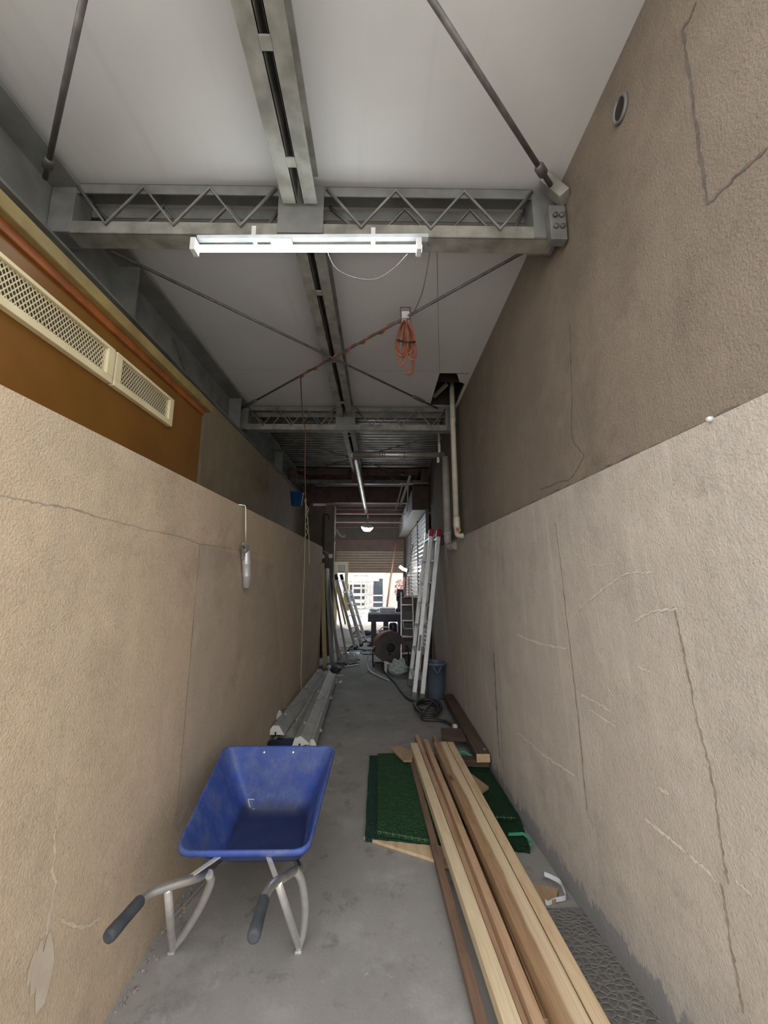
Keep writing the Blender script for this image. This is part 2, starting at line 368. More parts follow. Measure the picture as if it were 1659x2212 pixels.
    def prism(s, prof, a, b, up=(0, 0, 1), mi=0, capmi=None):
        """profile [(u,v)] extruded from a to b (u across, v along up)"""
        a, b = Vector(a), Vector(b); d = (b-a).normalized(); x = d.cross(Vector(up)).normalized(); z = x.cross(d)
        A = [s.bm.verts.new(a+x*u+z*v) for u, v in prof]; B = [s.bm.verts.new(b+x*u+z*v) for u, v in prof]
        n = len(prof)
        for k in range(n): s.face([A[k], A[(k+1) % n], B[(k+1) % n], B[k]], mi)
        s.face(A[::-1], mi if capmi is None else capmi); s.face(B, mi if capmi is None else capmi)
        return s
    def blob(s, c, r, seed=0, amp=.25, sub=3, mi=0, freq=2.5):
        from mathutils import noise as mn
        q = bmesh.ops.create_icosphere(s.bm, subdivisions=sub, radius=1.0)
        for v in q['verts']:
            k = 1+amp*mn.noise(v.co*freq+Vector((seed*7.3, seed*1.7, 0)))+amp*.5*mn.noise(v.co*freq*2.7+Vector((seed, 0, seed)))
            v.co = Vector((c[0]+v.co.x*r[0]*k, c[1]+v.co.y*r[1]*k, c[2]+max(v.co.z*k, -.98)*r[2]))
            for f in v.link_faces: f.material_index = mi; f.smooth = True
        return s
    def build(s, name, mats, parent=None, fixn=True):
        if fixn: bmesh.ops.recalc_face_normals(s.bm, faces=s.bm.faces[:])
        if parent is not None:
            w = WL[parent.name]
            for v in s.bm.verts: v.co -= w
        me = bpy.data.meshes.new(name); s.bm.to_mesh(me); s.bm.free()
        for m in (mats if isinstance(mats, (list, tuple)) else [mats]): me.materials.append(m if not isinstance(m, str) else M[m])
        o = bpy.data.objects.new(name, me); COL.objects.link(o)
        if parent is not None:
            o.parent = parent; WL[o.name] = WL[parent.name]
        else: WL[o.name] = Vector((0, 0, 0))
        return o
WL = {}
def tag(o, label, cat, group=None, kind=None):
    o['label'] = label; o['category'] = cat
    if group: o['group'] = group
    if kind: o['kind'] = kind
    return o
def thing(name, label, cat, loc, group=None):
    o = bpy.data.objects.new(name, None); o.empty_display_size = .1; COL.objects.link(o); o.location = loc
    WL[o.name] = Vector(loc); return tag(o, label, cat, group)
def struct(o): o['kind'] = 'structure'; return o
def dup(root, loc, label=None, group=None):
    r = root.copy(); COL.objects.link(r); r.location = loc
    if label: r['label'] = label
    if group: r['group'] = group
    for ch in list(root.children):
        c = ch.copy(); COL.objects.link(c); c.parent = r
        for g in list(ch.children):
            d = g.copy(); COL.objects.link(d); d.parent = c
    WL[r.name] = Vector(loc)
    return r
def arc(c, r, a0, a1, n, ux, uy):
    c = Vector(c); ux, uy = Vector(ux), Vector(uy)
    return [c+ux*(r*math.cos(a0+(a1-a0)*k/n))+uy*(r*math.sin(a0+(a1-a0)*k/n)) for k in range(n+1)]
def smoothpts(P, n=6):
    P = [Vector(p) for p in P]; out = []
    for i in range(len(P)-1):
        p0, p1, p2, p3 = P[max(i-1, 0)], P[i], P[i+1], P[min(i+2, len(P)-1)]
        for k in range(n):
            t = k/n
            out.append(.5*((2*p1)+(p2-p0)*t+(2*p0-5*p1+4*p2-p3)*t*t+(3*p1-p0-3*p2+p3)*t**3))
    return out+[P[-1]]
def lerp(a, b, t): return Vector(a)*(1-t)+Vector(b)*t

# ================================================================== THE SHELL
XR, XL = .88, -.93
LEDGE_R, LEDGE_L, ZC = 1.905, 1.96, 3.42
b = MB()
ys = [-3.0 + .5*k for k in range(32)]
for y0, y1 in zip(ys, ys[1:]): b.quad((-2.4, y0, 0), (2.2, y0, 0), (2.2, y1, 0), (-2.4, y1, 0))
for k in range(3):
    yy = (6.35, 9.1, 11.3)[k]
    b.ribbon([(-1.2, yy, 0), (-.4, yy+.01, 0), (.88, yy-.01, 0)], .012, (0, 0, 1), 1)
b.ribbon([(-.6, 4.75, 0), (-.25, 4.82, 0), (.1, 5.05, 0), (.35, 5.1, 0)], .008, (0, 0, 1), 1)
struct(b.build('floor', ['floor', 'crack']))
b = MB(); b.quad((-30, 12.5, -.004), (30, 12.5, -.004), (30, 60, -.004), (-30, 60, -.004)); struct(b.build('ground_yard', 'yard'))
b = MB(); b.quad((-30, -40, -.02), (30, -40, -.02), (30, -3.0, -.02), (-30, -3.0, -.02)); struct(b.build('ground_street', 'yard'))

# right wall, lower: leans out towards its foot near the street
def xr_at(y, z):
    foot = .985 if y < 1.2 else (.985-.11*(min(y, 2.7)-1.2)/1.5)
    t = max(0, min(1, z/1.9)); return foot*(1-t)+(XR-.012)*t if t < 1 else XR-.012
b = MB(); ny, nz = 40, 12
g = [[b.bm.verts.new((xr_at(.45+6.15*i/ny, LEDGE_R*j/nz), .45+6.15*i/ny, LEDGE_R*j/nz)) for j in range(nz+1)] for i in range(ny+1)]
for i in range(ny):
    for j in range(nz): b.face([g[i][j], g[i][j+1], g[i+1][j+1], g[i+1][j]])
top = [(v[nz].co.x, v[nz].co.y) for v in g]
for i in range(ny): b.quad((top[i][0], top[i][1], LEDGE_R), (XR+.03, top[i][1], LEDGE_R), (XR+.03, top[i+1][1], LEDGE_R), (top[i+1][0], top[i+1][1], LEDGE_R))
b.quad((XR-.012, 6.6, 0), (1.2, 6.6, 0), (1.2, 6.6, LEDGE_R), (XR-.012, 6.6, LEDGE_R))
def onr(P): return [(xr_at(p[1], p[2]), p[1], p[2]) for p in P]
NRX = (-1, 0, 0)
b.ribbon(onr([(0.875,1.894,1.757),(0.875,1.890,1.619),(0.875,1.882,1.486),(0.875,1.883,1.356),(0.875,1.880,1.250),(0.875,1.878,1.146),(0.875,1.875,0.964),(0.875,1.872,0.847),(0.875,1.875,0.692),(0.875,1.883,0.483)]), .007, NRX, 1)
b.ribbon(onr([(0.880,1.201,1.408),(0.880,1.197,1.361),(0.880,1.194,1.301),(0.880,1.191,1.236),(0.880,1.189,1.160),(0.880,1.189,1.084),(0.880,1.178,1.027),(0.880,1.170,0.971),(0.880,1.170,0.901),(0.880,1.177,0.817),(0.880,1.180,0.748),(0.880,1.179,0.683)]), .008, NRX, 1)
b.ribbon(onr([(0.900,1.205,0.664),(0.900,1.203,0.622),(0.900,1.206,0.565),(0.900,1.208,0.499),(0.900,1.206,0.438),(0.900,1.206,0.366)]), .009, NRX, 1)
b.ribbon(onr([(0.875,3.059,0.917),(0.875,3.058,0.692),(0.875,3.052,0.500),(0.875,3.046,0.313),(0.875,3.031,0.196)]), .016, NRX, 3)
b.ribbon(onr([(0.875,2.969,0.465),(0.875,2.960,0.316),(0.875,2.953,0.155)]), .008, NRX, 1)
b.ribbon(onr([(0.875,4.138,1.818),(0.875,4.135,1.515),(0.875,4.154,1.228),(0.875,4.149,0.947),(0.875,4.151,0.627),(0.875,4.131,0.321),(0.875,4.084,0.077)]), [.02, .012, .02, .03, .025, .03, .02], NRX, 2)
for P, wd in (([(0.875,1.845,1.300),(0.875,1.779,1.339),(0.875,1.683,1.390),(0.875,1.576,1.439),(0.875,1.481,1.479),(0.875,1.400,1.509),(0.875,1.324,1.512),(0.875,1.262,1.510)], .005),
              ([(0.875,1.392,1.343),(0.875,1.339,1.370),(0.875,1.286,1.387),(0.875,1.231,1.397),(0.875,1.188,1.400)], .006),
              ([(0.875,2.631,0.520),(0.875,2.450,0.537),(0.875,2.284,0.540),(0.875,2.109,0.566),(0.875,1.956,0.586)], .010),
              ([(0.875,1.822,0.977),(0.875,1.747,0.978),(0.875,1.671,0.980),(0.875,1.616,0.973)], .009),
              ([(0.875,1.770,0.932),(0.875,1.689,0.931),(0.875,1.592,0.928)], .012),
              ([(0.875,1.737,1.610),(0.875,1.693,1.575),(0.875,1.652,1.540),(0.875,1.560,1.542),(0.875,1.459,1.546)], .004),
              ([(0.875,1.430,1.672),(0.875,1.429,1.608),(0.875,1.426,1.536)], .005),
              ([(0.880,1.491,0.668),(0.880,1.424,0.668),(0.880,1.363,0.671),(0.880,1.320,0.670)], .012),
              ([(0.880,1.305,0.669),(0.880,1.251,0.668),(0.880,1.219,0.660)], .010),
              ([(0.900,1.152,0.711),(0.900,1.125,0.709),(0.900,1.106,0.707)], .008),
              ([(0.875,1.585,1.492),(0.875,1.569,1.443),(0.875,1.556,1.399)], .006),
              ([(0.875,1.412,1.187),(0.875,1.363,1.183),(0.875,1.318,1.179)], .006),
              ([(0.875,1.618,1.063),(0.875,1.589,1.046),(0.875,1.570,1.026)], .006),
              ([(0.875,1.399,0.812),(0.875,1.377,0.809),(0.875,1.355,0.812)], .012),
              ([(0.875,2.555,1.131),(0.875,2.290,1.131),(0.875,2.046,1.143),(0.875,1.913,1.160)], .010)):
    b.ribbon(onr(P), wd, NRX, 2)
struct(b.build('wall_right', ['plaster_right', 'crack', 'scratch', 'navy_chalk'], fixn=False))

# right wall above the ledge
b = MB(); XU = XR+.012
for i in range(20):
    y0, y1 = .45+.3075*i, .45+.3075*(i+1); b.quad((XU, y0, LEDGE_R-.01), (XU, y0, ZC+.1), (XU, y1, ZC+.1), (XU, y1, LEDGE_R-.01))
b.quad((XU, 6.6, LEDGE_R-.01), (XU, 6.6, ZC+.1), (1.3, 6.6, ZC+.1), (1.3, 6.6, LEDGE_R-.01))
b.ribbon([(XU, .45+.32*k, LEDGE_R+.006) for k in range(20)], .022, NRX, 1)  # shadow line just above the ledge, painted as a dark strip
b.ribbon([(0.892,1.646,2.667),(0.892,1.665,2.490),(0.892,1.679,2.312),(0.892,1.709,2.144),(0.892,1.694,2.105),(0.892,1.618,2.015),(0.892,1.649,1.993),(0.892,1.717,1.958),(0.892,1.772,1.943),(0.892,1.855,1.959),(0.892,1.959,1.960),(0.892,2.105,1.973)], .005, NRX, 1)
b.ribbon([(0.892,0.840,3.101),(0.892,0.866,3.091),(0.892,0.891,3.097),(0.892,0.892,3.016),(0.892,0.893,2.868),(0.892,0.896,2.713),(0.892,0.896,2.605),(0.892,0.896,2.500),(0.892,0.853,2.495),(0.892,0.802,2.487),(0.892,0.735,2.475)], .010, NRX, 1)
struct(b.build('wall_right_upper', ['plaster_right_upper', 'crack_shadow_line'], fixn=False))

# left wall, lower part with its ledge
b = MB(); ny, nz = 36, 8; YE = 6.4
for i in range(ny):
    for j in range(nz):
        y0, y1 = .45+(YE-.45)*i/ny, .45+(YE-.45)*(i+1)/ny; z0, z1 = LEDGE_L*j/nz, LEDGE_L*(j+1)/nz
        b.quad((XL, y0, z0), (XL, y1, z0), (XL, y1, z1), (XL, y0, z1))
b.quad((XL, .45, LEDGE_L), (XL, YE, LEDGE_L), (-1.5, YE, LEDGE_L), (-1.5, .45, LEDGE_L))
b.quad((XL, YE, 0), (-1.5, YE, 0), (-1.5, YE, LEDGE_L), (XL, YE, LEDGE_L))
NLX = (1, 0, 0)
b.quad((XL+.003, 2.0, .35), (XL+.003, 4.1, .1), (XL+.003, 3.45, 1.60), (XL+.003, 2.02, 1.655), 1)
b.ribbon([(-0.930,0.944,1.692),(-0.930,1.006,1.692),(-0.930,1.093,1.696),(-0.930,1.177,1.697),(-0.930,1.266,1.689)], [.002, .003, .0045, .006, .003], NLX, 2)
b.ribbon([(-0.930,1.266,1.689),(-0.930,1.503,1.680),(-0.930,1.867,1.673),(-0.930,2.015,1.658),(-0.930,2.460,1.664),(-0.930,3.434,1.658)], .003, NLX, 2)
b.ribbon([(-0.930,2.007,1.646),(-0.930,2.019,1.458),(-0.930,2.020,1.275),(-0.930,2.025,1.075),(-0.930,2.026,0.882),(-0.930,2.022,0.716),(-0.930,2.018,0.537),(-0.930,2.023,0.359)], .006, NLX, 3)
b.ribbon([(-0.930,2.932,0.939),(-0.930,2.948,0.786),(-0.930,2.962,0.595),(-0.930,2.964,0.472),(-0.930,2.981,0.320)], .014, NLX, 4)
b.ribbon([(-0.930,1.264,0.791),(-0.930,1.258,0.768),(-0.930,1.271,0.701),(-0.930,1.268,0.668),(-0.930,1.288,0.625),(-0.930,1.282,0.589),(-0.930,1.278,0.535),(-0.930,1.278,0.502)], [.004, .009, .006, .010, .007, .010, .012, .006], NLX, 3)
b.ribbon([(-0.930,1.864,0.731),(-0.930,1.779,0.704),(-0.930,1.703,0.680),(-0.930,1.618,0.669),(-0.930,1.542,0.661)], .004, NLX, 3)
b.ribbon([(-0.930,1.325,0.505),(-0.930,1.389,0.436),(-0.930,1.455,0.388),(-0.930,1.511,0.365)], .008, NLX, 3)
for P, wd in (([(-0.930,1.284,0.502),(-0.930,1.286,0.450),(-0.930,1.288,0.405),(-0.930,1.286,0.363),(-0.930,1.284,0.322)], [.010, .040, .060, .050, .030]), ([(-0.930,1.259,0.505),(-0.930,1.254,0.466),(-0.930,1.252,0.425),(-0.930,1.250,0.384)], [.010, .032, .030, .014]), ([(-0.930,1.243,0.497),(-0.930,1.235,0.461),(-0.930,1.230,0.423)], [.006, .022, .012]), ([(-0.930,1.300,0.461),(-0.930,1.305,0.412),(-0.930,1.303,0.370)], [.004, .012, .004])): b.ribbon(P, wd, NLX, 5, off=.0015+.04*wd[1])
struct(b.build('wall_left', ['plaster_left', 'plaster_patch', 'crack', 'scratch_left', 'navy_chalk', 'white_patch'], fixn=False))

# upper left: back wall, olive wall and partition
b = MB()
b.quad((-1.62, .45, LEDGE_L), (-1.62, 2.7, LEDGE_L), (-1.62, 2.7, ZC+.1), (-1.62, .45, ZC+.1))
struct(b.build('wall_left_back', 'plaster_brown'))
b = MB(); b.box((-1.62, 2.78, LEDGE_L-.02), (-1.47, 8.0, 2.98)); struct(b.build('wall_left_upper', 'plaster_olive'))
b = MB(); b.box((-1.62, 8.0, 0), (-.93, 8.2, 2.93)); b.box((-1.62, 8.2, 0), (-1.42, 12.55, 3.4)); struct(b.build('wall_left_far', 'plaster_brown'))
b = MB(); b.box((-1.62, 6.4, 0), (-1.2, 8.0, LEDGE_L)); struct(b.build('wall_left_recess', 'plaster_brown'))
b = MB(); b.box((.91, 6.6, 2.69), (1.1, 12.6, 3.5)); b.box((.97, 6.6, 0), (1.1, 12.6, 2.7)); struct(b.build('wall_right_far', 'plaster_brown'))
# far wall above and beside the roll-up opening
b = MB()
b.box((-2.4, 12.5, 2.27), (1.6, 12.62, 3.5)); b.box((-2.4, 12.5, 0), (-1.40, 12.62, 2.3)); b.box((.78, 12.5, 0), (1.6, 12.62, 2.3))
struct(b.build('wall_far', 'plaster_brown'))
b = MB(); b.box((-1.42, 12.42, 2.27), (.80, 12.5, 2.64), .004); struct(b.build('trim_1', 'header'))
# outer walls and roof so that daylight comes only through the two openings
b = MB()
b.box((-2.6, .45, ZC+.30), (2.4, 12.7, ZC+.40)); b.box((-2.6, .45, -.1), (-2.4, 12.7, 3.8)); b.box((2.2, .45, -.1), (2.4, 12.7, 3.8))
b.box((-2.5, .45, 0), (-1.63, .52, 3.8)); b.box((1.02, .45, 0), (2.4, .52, 3.8)); b.box((-1.7, .45, ZC+.02), (1.1, .52, 3.8))
b.box((-2.6, 12.5, 3.4), (2.4, 12.7, 3.85)); b.box((-2.6, 12.5, -.1), (-2.3, 12.7, 3.6)); b.box((1.5, 12.5, -.1), (2.4, 12.7, 3.6))
struct(b.build('wall_outer', 'plaster_brown'))

# ceilings: white boards over the first two bays, with the broken opening by the pipe
b = MB()
b.quad((-1.65, .45, ZC), (-1.65, 1.75, ZC), (.9, 1.75, ZC), (.9, .45, ZC))
hx0, hx1, hy0, hy1 = .575, .862, 3.46, 4.16
xs = [-1.65, -.5, hx0, hx1, .9]; yc = [1.75, 2.6, hy0, hy1, 4.3]
for i in range(4):
    for j in range(4):
        if i == 2 and j == 2: continue
        b.quad((xs[i], yc[j], ZC), (xs[i], yc[j+1], ZC), (xs[i+1], yc[j+1], ZC), (xs[i+1], yc[j], ZC))
b.poly([(.862, 3.46, ZC+.001), (.862, 3.46, ZC-.004), (.74, 3.46, ZC-.004), (.80, 3.62, ZC-.004), (.862, 3.66, ZC-.004)])
b.ribbon([(-1.6, 3.42, ZC), (.57, 3.42, ZC)], .003, (0, 0, -1), 1); b.ribbon([(.30, 1.8, ZC), (.48, 2.9, ZC), (.575, 3.46, ZC)], .004, (0, 0, -1), 1)
struct(b.build('ceiling', ['ceiling', 'crack'], fixn=False))
b = MB()
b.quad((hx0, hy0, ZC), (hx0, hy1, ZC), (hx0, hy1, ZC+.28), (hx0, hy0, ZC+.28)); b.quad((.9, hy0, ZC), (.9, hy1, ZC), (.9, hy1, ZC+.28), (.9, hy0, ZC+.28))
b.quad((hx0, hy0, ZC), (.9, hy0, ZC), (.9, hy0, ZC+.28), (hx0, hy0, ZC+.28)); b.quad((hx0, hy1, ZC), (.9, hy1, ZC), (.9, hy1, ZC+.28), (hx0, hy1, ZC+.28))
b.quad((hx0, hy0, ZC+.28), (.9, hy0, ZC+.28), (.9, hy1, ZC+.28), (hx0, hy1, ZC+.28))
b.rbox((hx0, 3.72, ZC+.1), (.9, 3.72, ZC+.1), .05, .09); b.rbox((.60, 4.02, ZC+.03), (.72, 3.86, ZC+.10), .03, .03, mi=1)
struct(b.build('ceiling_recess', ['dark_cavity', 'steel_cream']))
# corrugated deck beyond the second girder
def deck(y0, y1, z, amp, pitch, name, mat, x0=-1.65, x1=.95):
    b = MB(); n = int((y1-y0)/pitch); prof = []
    for k in range(n):
        y = y0+k*pitch
        prof += [(y, z), (y+pitch*.38, z), (y+pitch*.5, z+amp), (y+pitch*.88, z+amp)]
    prof.append((y0+n*pitch, z))
    for (ya, za), (yb, zb) in zip(prof, prof[1:]): b.quad((x0, ya, za), (x0, yb, zb), (x1, yb, zb), (x1, ya, za))
    return struct(b.build(name, mat))
deck(4.3, 6.75, ZC+.01, .04, .11, 'ceiling_deck', 'deck')
deck(6.75, 9.9, ZC+.02, .05, .22, 'ceiling_deck_middle', 'deck_red', -2.4, 2.2)
deck(9.9, 12.5, ZC-.06, .05, .26, 'ceiling_deck_far', 'deck_red', -2.4, 2.2)

# fascia over the left ledge, its trims and the corner post
b = MB(); b.box((-1.5, .45, LEDGE_L-.01), (-1.2, 2.50, 2.565)); o = struct(b.build('trim_2', 'fascia'))
b = MB(); b.box((-1.52, .45, 2.565), (-1.185, 2.50, 2.605), .004); b.box((-1.52, .45, 2.605), (-1.155, 2.55, 2.66), .006, 1); struct(b.build('trim_3', ['rust', 'ochre']))
b = MB(); b.box((-1.5, 2.56, LEDGE_L-.01), (-1.29, 2.68, 2.80), .004); b.box((-1.5, 2.70, LEDGE_L-.01), (-1.34, 2.84, 2.80), .004); struct(b.build('column_post', 'post'))

# ================================================================== STEELWORK
def girder(Y, label, m1='steel_grey', m2='steel_cream'):
    x0, x1 = -1.59, .868; zt, zb = 3.385, 3.105
    r = thing('lattice_girder', label, 'roof girder', (-.37, Y, zb), 'lattice roof girders')
    b = MB(); b.box((x0, Y-.003, zt-.055), (x1, Y+.003, zt), .001); b.box((x0, Y-.003, zt-.006), (x1, Y+.10, zt), .001); b.box((x0+.12, Y+.094, zt-.09), (x1-.12, Y+.10, zt-.03), .001); b.build('top_chord', m1, r)
    b = MB(); b.box((x0+.10, Y-.003, zb), (x1-.02, Y+.003, zb+.068), .001); b.box((x0+.10, Y-.003, zb), (x1-.02, Y+.085, zb+.006), .001); b.build('bottom_chord', m2, r)
    for yy, sh in ((Y-.010, 0), (Y+.085, .5)):
        for xa, xb in ((-1.47, -.51), (-.26, .745)):
            n = 6; P = []
            for k in range(n+1): P.append((xa+(xb-xa)*(k+sh*.6*(0 < k < n))/n, yy, (zt-.022) if k % 2 == 0 else (zb+.045)))
            b = MB(); b.tube(P, .0085, 8); b.build('lacing_rod', m1, r)
    for xa, xb in ((x0, x0+.115), (x1-.125, x1)):
        b = MB(); b.box((xa, Y-.008, zb+.004), (xb, Y+.10, zt-.002), .003); b.build('end_plate', m1, r)
    b = MB(); b.box((-.495, Y-.012, zb+.01), (-.275, Y-.004, zt-.004), .002); b.build('gusset_plate', m1, r)
    return r
G1 = girder(1.63, 'nearest grey lattice roof girder spanning the passage, above the glowing tube')
dup(G1, (-.37, 4.15, 3.105), 'second grey lattice roof girder along the passage, where the cream pipe rises')
G3 = girder(6.72, 'farthest dark lattice roof girder, beyond the horizontal duct', 'steel_red', 'steel_dark')
r = thing('wall_bracket', 'rusty bolted bracket fixing the nearest girder to the right wall', 'bracket', (.86, 1.58, 3.1))
b = MB(); b.rbox((.80, 1.60, 3.40), (.872, 1.56, 3.26), .07, .05, bev=.004); b.build('brace_plate', 'steel_cream', r)
b = MB(); b.box((.80, 1.575, 3.055), (.878, 1.62, 3.24), .005); b.build('cleat', 'steel_grey', r)
for k in range(4):
    b = MB(); b.lathe([(.012, 0), (.012, .012), (.006, .013)], (.825+.03*(k % 2), 1.575, 3.12+.06*(k//2)), (0, -1, 0), 6); b.build('bolt', 'rod', r)

def purlin(y0, y1, label, mat='steel_cream'):
    r = thing('ceiling_channel', label, 'steel channel', (-.385, y0, 3.25), 'twin channels under the ceiling')
    for s in (-1, 1):
        b = MB(); xw = -.385+s*.014; xo = -.385+s*.082
        b.box((min(xw, xo), y0, 3.255), (max(xw, xo), y1, 3.261), .001)
        b.box((min(xw, xw+s*.006), y0, 3.255), (max(xw, xw+s*.006), y1, ZC), .001)
        b.box((min(xw, xo), y0, ZC-.012), (max(xw, xo), y1, ZC-.004), .001)
        b.build('channel', mat, r)
    for k in range(3):
        yy = y0+(y1-y0)*(k+.5)/3; b = MB(); b.box((-.405, yy-.02, 3.250), (-.365, yy+.02, 3.258), .002); b.build('spacer', mat, r)
    return r
purlin(.46, 1.60, 'twin grey channel under the white ceiling, nearest to the street')
purlin(1.8, 4.16, 'twin grey channel under the white ceiling, behind the glowing tube')
purlin(4.32, 6.72, 'twin grey channel under the corrugated deck', 'steel_grey')

b = MB(); b.box((-1.605, .46, 2.99), (-1.595, 8.0, 3.37)); b.box((-1.62, .46, 2.985), (-1.45, 8.0, 2.999), .002); b.box((-1.62, .46, 3.355), (-1.46, 8.0, 3.372), .002)
eb = tag(b.build('edge_beam', 'beam_grey'), 'long grey steel edge beam under the ceiling along the left side', 'steel beam')
for k, yy in enumerate((2.12, 3.9, 5.7)):
    b = MB(); b.box((-1.595, yy-.006, 2.999), (-1.47, yy+.006, 3.355)); b.build('stiffener', 'beam_grey', eb)
b = MB(); b.rbox((-1.59, 2.75, 3.30), (-1.585, 3.10, 3.02), .010, .006); b.build('conduit', 'rod', eb)

def rod(a, c, label, rad=.009, mat='rod'):
    L = lerp(a, c, .0); r = thing('brace_rod', label, 'brace rod', lerp(a, c, .5), 'cross bracing rods under the roof')
    b = MB(); b.tube([a, lerp(a, c, .5), c], rad, 8); b.build('rod', mat, r)
    b = MB(); p, q = lerp(a, c, .86), lerp(a, c, .93); b.tube([p, lerp(p, q, .15), lerp(p, q, .85), q], [rad, rad*1.9, rad*1.9, rad], 8); b.build('turnbuckle', mat, r)
    return r
ZR = 3.235
rod((-0.885,0.907,3.300), (-1.544,1.534,3.300), 'brace rod by the left edge of the nearest ceiling bay', .011)
rod((0.099,0.894,3.300), (0.795,1.533,3.300), 'brace rod running to the bolted bracket on the right wall', .011)
rod((-1.463,1.871,3.235), (0.607,3.844,3.235), 'bare crossing rod from the left beam to the broken ceiling opening', .009)
rod((0.783,1.861,3.250), (-1.572,4.009,3.250), 'crossing rod that carries the orange cord', .009)
rod((-1.305,4.764,3.270), (0.592,6.857,3.270), 'thin dark rod under the corrugated deck, falling to the right', .008)
rod((0.557,4.959,3.290), (-1.499,6.810,3.290), 'thin dark rod under the corrugated deck, falling to the left', .008)

# ================================================================== TUBE LAMP
TL, TR = Vector((-0.872,1.580,2.984)), Vector((0.192,1.580,2.999))
r = thing('tube_lamp', 'glowing white fluorescent batten hung under the nearest girder', 'lamp', lerp(TL, TR, .5)+Vector((0, 0, .05)))
bl, br = Vector((-0.854,1.600,3.043)), Vector((0.226,1.600,3.066))
b = MB(); b.prism([(-.016, .018), (.016, .018), (.012, .004), (-.012, .004)], bl, br); b.build('batten', 'batten', r)
b = MB(); b.tube([TL, lerp(TL, TR, .02), lerp(TL, TR, .98), TR], .0145, 16); b.build('tube', 'tube', r)
for t in (.0, 1.0):
    p = lerp(TL, TR, .012 if t == 0 else .988)
    b = MB(); b.box((p.x-.012, p.y-.018, p.z-.018), (p.x+.012, p.y+.03, p.z+.045), .003); b.build('lamp_holder', 'white_enamel', r)
b = MB(); c = lerp(bl, br, .36); b.box((c.x-.05, c.y-.012, c.z-.012), (c.x+.05, c.y+.02, c.z+.004), .003); b.build('ballast_cover', 'white_enamel', r)
for hx in (bl.x+.25, br.x-.27):
    b = MB(); b.box((hx, 1.59, bl.z+.01), (hx+.02, 1.626, 3.12)); b.build('hanger', 'white_enamel', r)
P = smoothpts([br+Vector((-.01, 0, -.01)), Vector((0.253,1.750,3.139)), Vector((0.251,2.000,3.145)), Vector((0.250,2.300,3.271)), Vector((0.229,2.520,3.340))])
b = MB(); b.tube(P, .0028, 6); tag(b.build('lamp_cable', 'cable_grey'), 'thin grey cable from the lit batten down to the orange cord coil', 'cable')
P = smoothpts([lerp(bl, br, .55)+Vector((0, 0, -.02)), Vector((-0.222,1.660,2.972)), Vector((-0.140,1.700,2.950)), Vector((-0.026,1.700,2.938)), Vector((0.064,1.660,2.963)), Vector((0.129,1.620,3.008))])
b = MB(); b.tube(P, .0022, 6); tag(b.build('loose_wire', 'cable_grey'), 'loose thin wire sagging below the lit batten', 'wire')

# ------------------------------------------------------------------ orange cord
A1, A2 = Vector((0.783,1.861,3.250)), Vector((-1.572,4.009,3.250))
hang = Vector((0.175,2.425,3.235))
r = thing('extension_cord', 'coiled orange extension cord hanging from the crossing rod', 'cord', hang)
b = MB()
rnd = random.Random(3)
for k in range(8):
    dx = rnd.uniform(-.06, .06); L = rnd.uniform(.22, .40); wd = rnd.uniform(.020, .060); yy = hang.y+rnd.uniform(-.035, .035)
    P = []
    for q in range(25):
        a = 2*math.pi*q/24; s = math.sin(a)
        P.append((hang.x+dx*(.4+.6*(1-math.cos(a))*.5)+wd*s*(.45+.55*(1-math.cos(a))*.5), yy+.012*math.cos(2*a+k), hang.z-.01-L*.5*(1-math.cos(a))))
    b.tube(P, .0052, 6)
b.build('coil', 'cord_orange', r)
b = MB(); P = [hang+Vector((-.055, -.02, -.16)), hang+Vector((-.03, -.05, -.19)), hang+Vector((.02, -.055, -.20)), hang+Vector((.06, -.03, -.18))]; b.tube(smoothpts(P), .007, 6); b.build('tie', 'black', r)
b = MB(); b.box(hang+Vector((-.028, -.03, .0)), hang+Vector((.028, .03, .05)), .006); b.build('plug', 'white_enamel', r)
b = MB(); b.tube([hang+Vector((-.032, 0, .0)), hang+Vector((-.034, 0, .10)), hang+Vector((.034, 0, .10)), hang+Vector((.032, 0, 0))], .004, 6); b.build('clip', 'rod', r)
b = MB(); P = []
t0, t1 = (A1.x-hang.x)/(A1.x-A2.x)+.02, (A1.x+.705)/(A1.x-A2.x)
for k in range(90):
    t = t0+(t1-t0)*k/89; p = lerp(A1, A2, t); a = k*.42; P.append(p+Vector((.011*math.cos(a), .006*math.cos(a), -.004+.014*math.sin(a))))
b.tube([hang+Vector((-.02, 0, -.02))]+P, .0062, 6)
drop = lerp(A1, A2, t1)
b.build('wrapped_run', 'cord_orange', r)
Pd = [drop, (-0.798,3.750,3.242), (-0.829,4.000,3.172), (-0.829,4.120,3.108), (-0.823,4.130,3.010), (-0.832,4.200,2.738), (-0.812,4.200,2.316)]
b = MB(); b.tube(smoothpts(Pd), .006, 6); tag(b.build('drop_cord', 'cord_red'), 'dull red cord dropping from the wrapped rod past the second girder', 'cord')
e = Vector(Pd[-1])
b = MB(); b.lathe([(.012, 0), (.014, .03), (.008, .05)], e+Vector((0, 0, -.03)), (0, 0, 1), 10); b.build('connector', 'ochre', bpy.data.objects['drop_cord'])
P1 = [e, (-0.799,4.200,1.808), (-0.800,4.200,1.270), (-0.797,4.200,0.755), (-0.799,4.220,0.455), (-0.799,4.300,0.276)]
b = MB(); b.tube(smoothpts(P1), .0040, 6)
for k in range(3): b.tube(smoothpts([e+Vector((.005, 0, -.05-.12*k)), e+Vector((.035, .0, -.11-.12*k)), e+Vector((.0, .01, -.18-.12*k))]), .004, 6)
b.tube(smoothpts([e, e+Vector((.03, .01, -.22)), e+Vector((.05, .02, -.45)), e+Vector((.06, .03, -.70))]), .0035, 6)
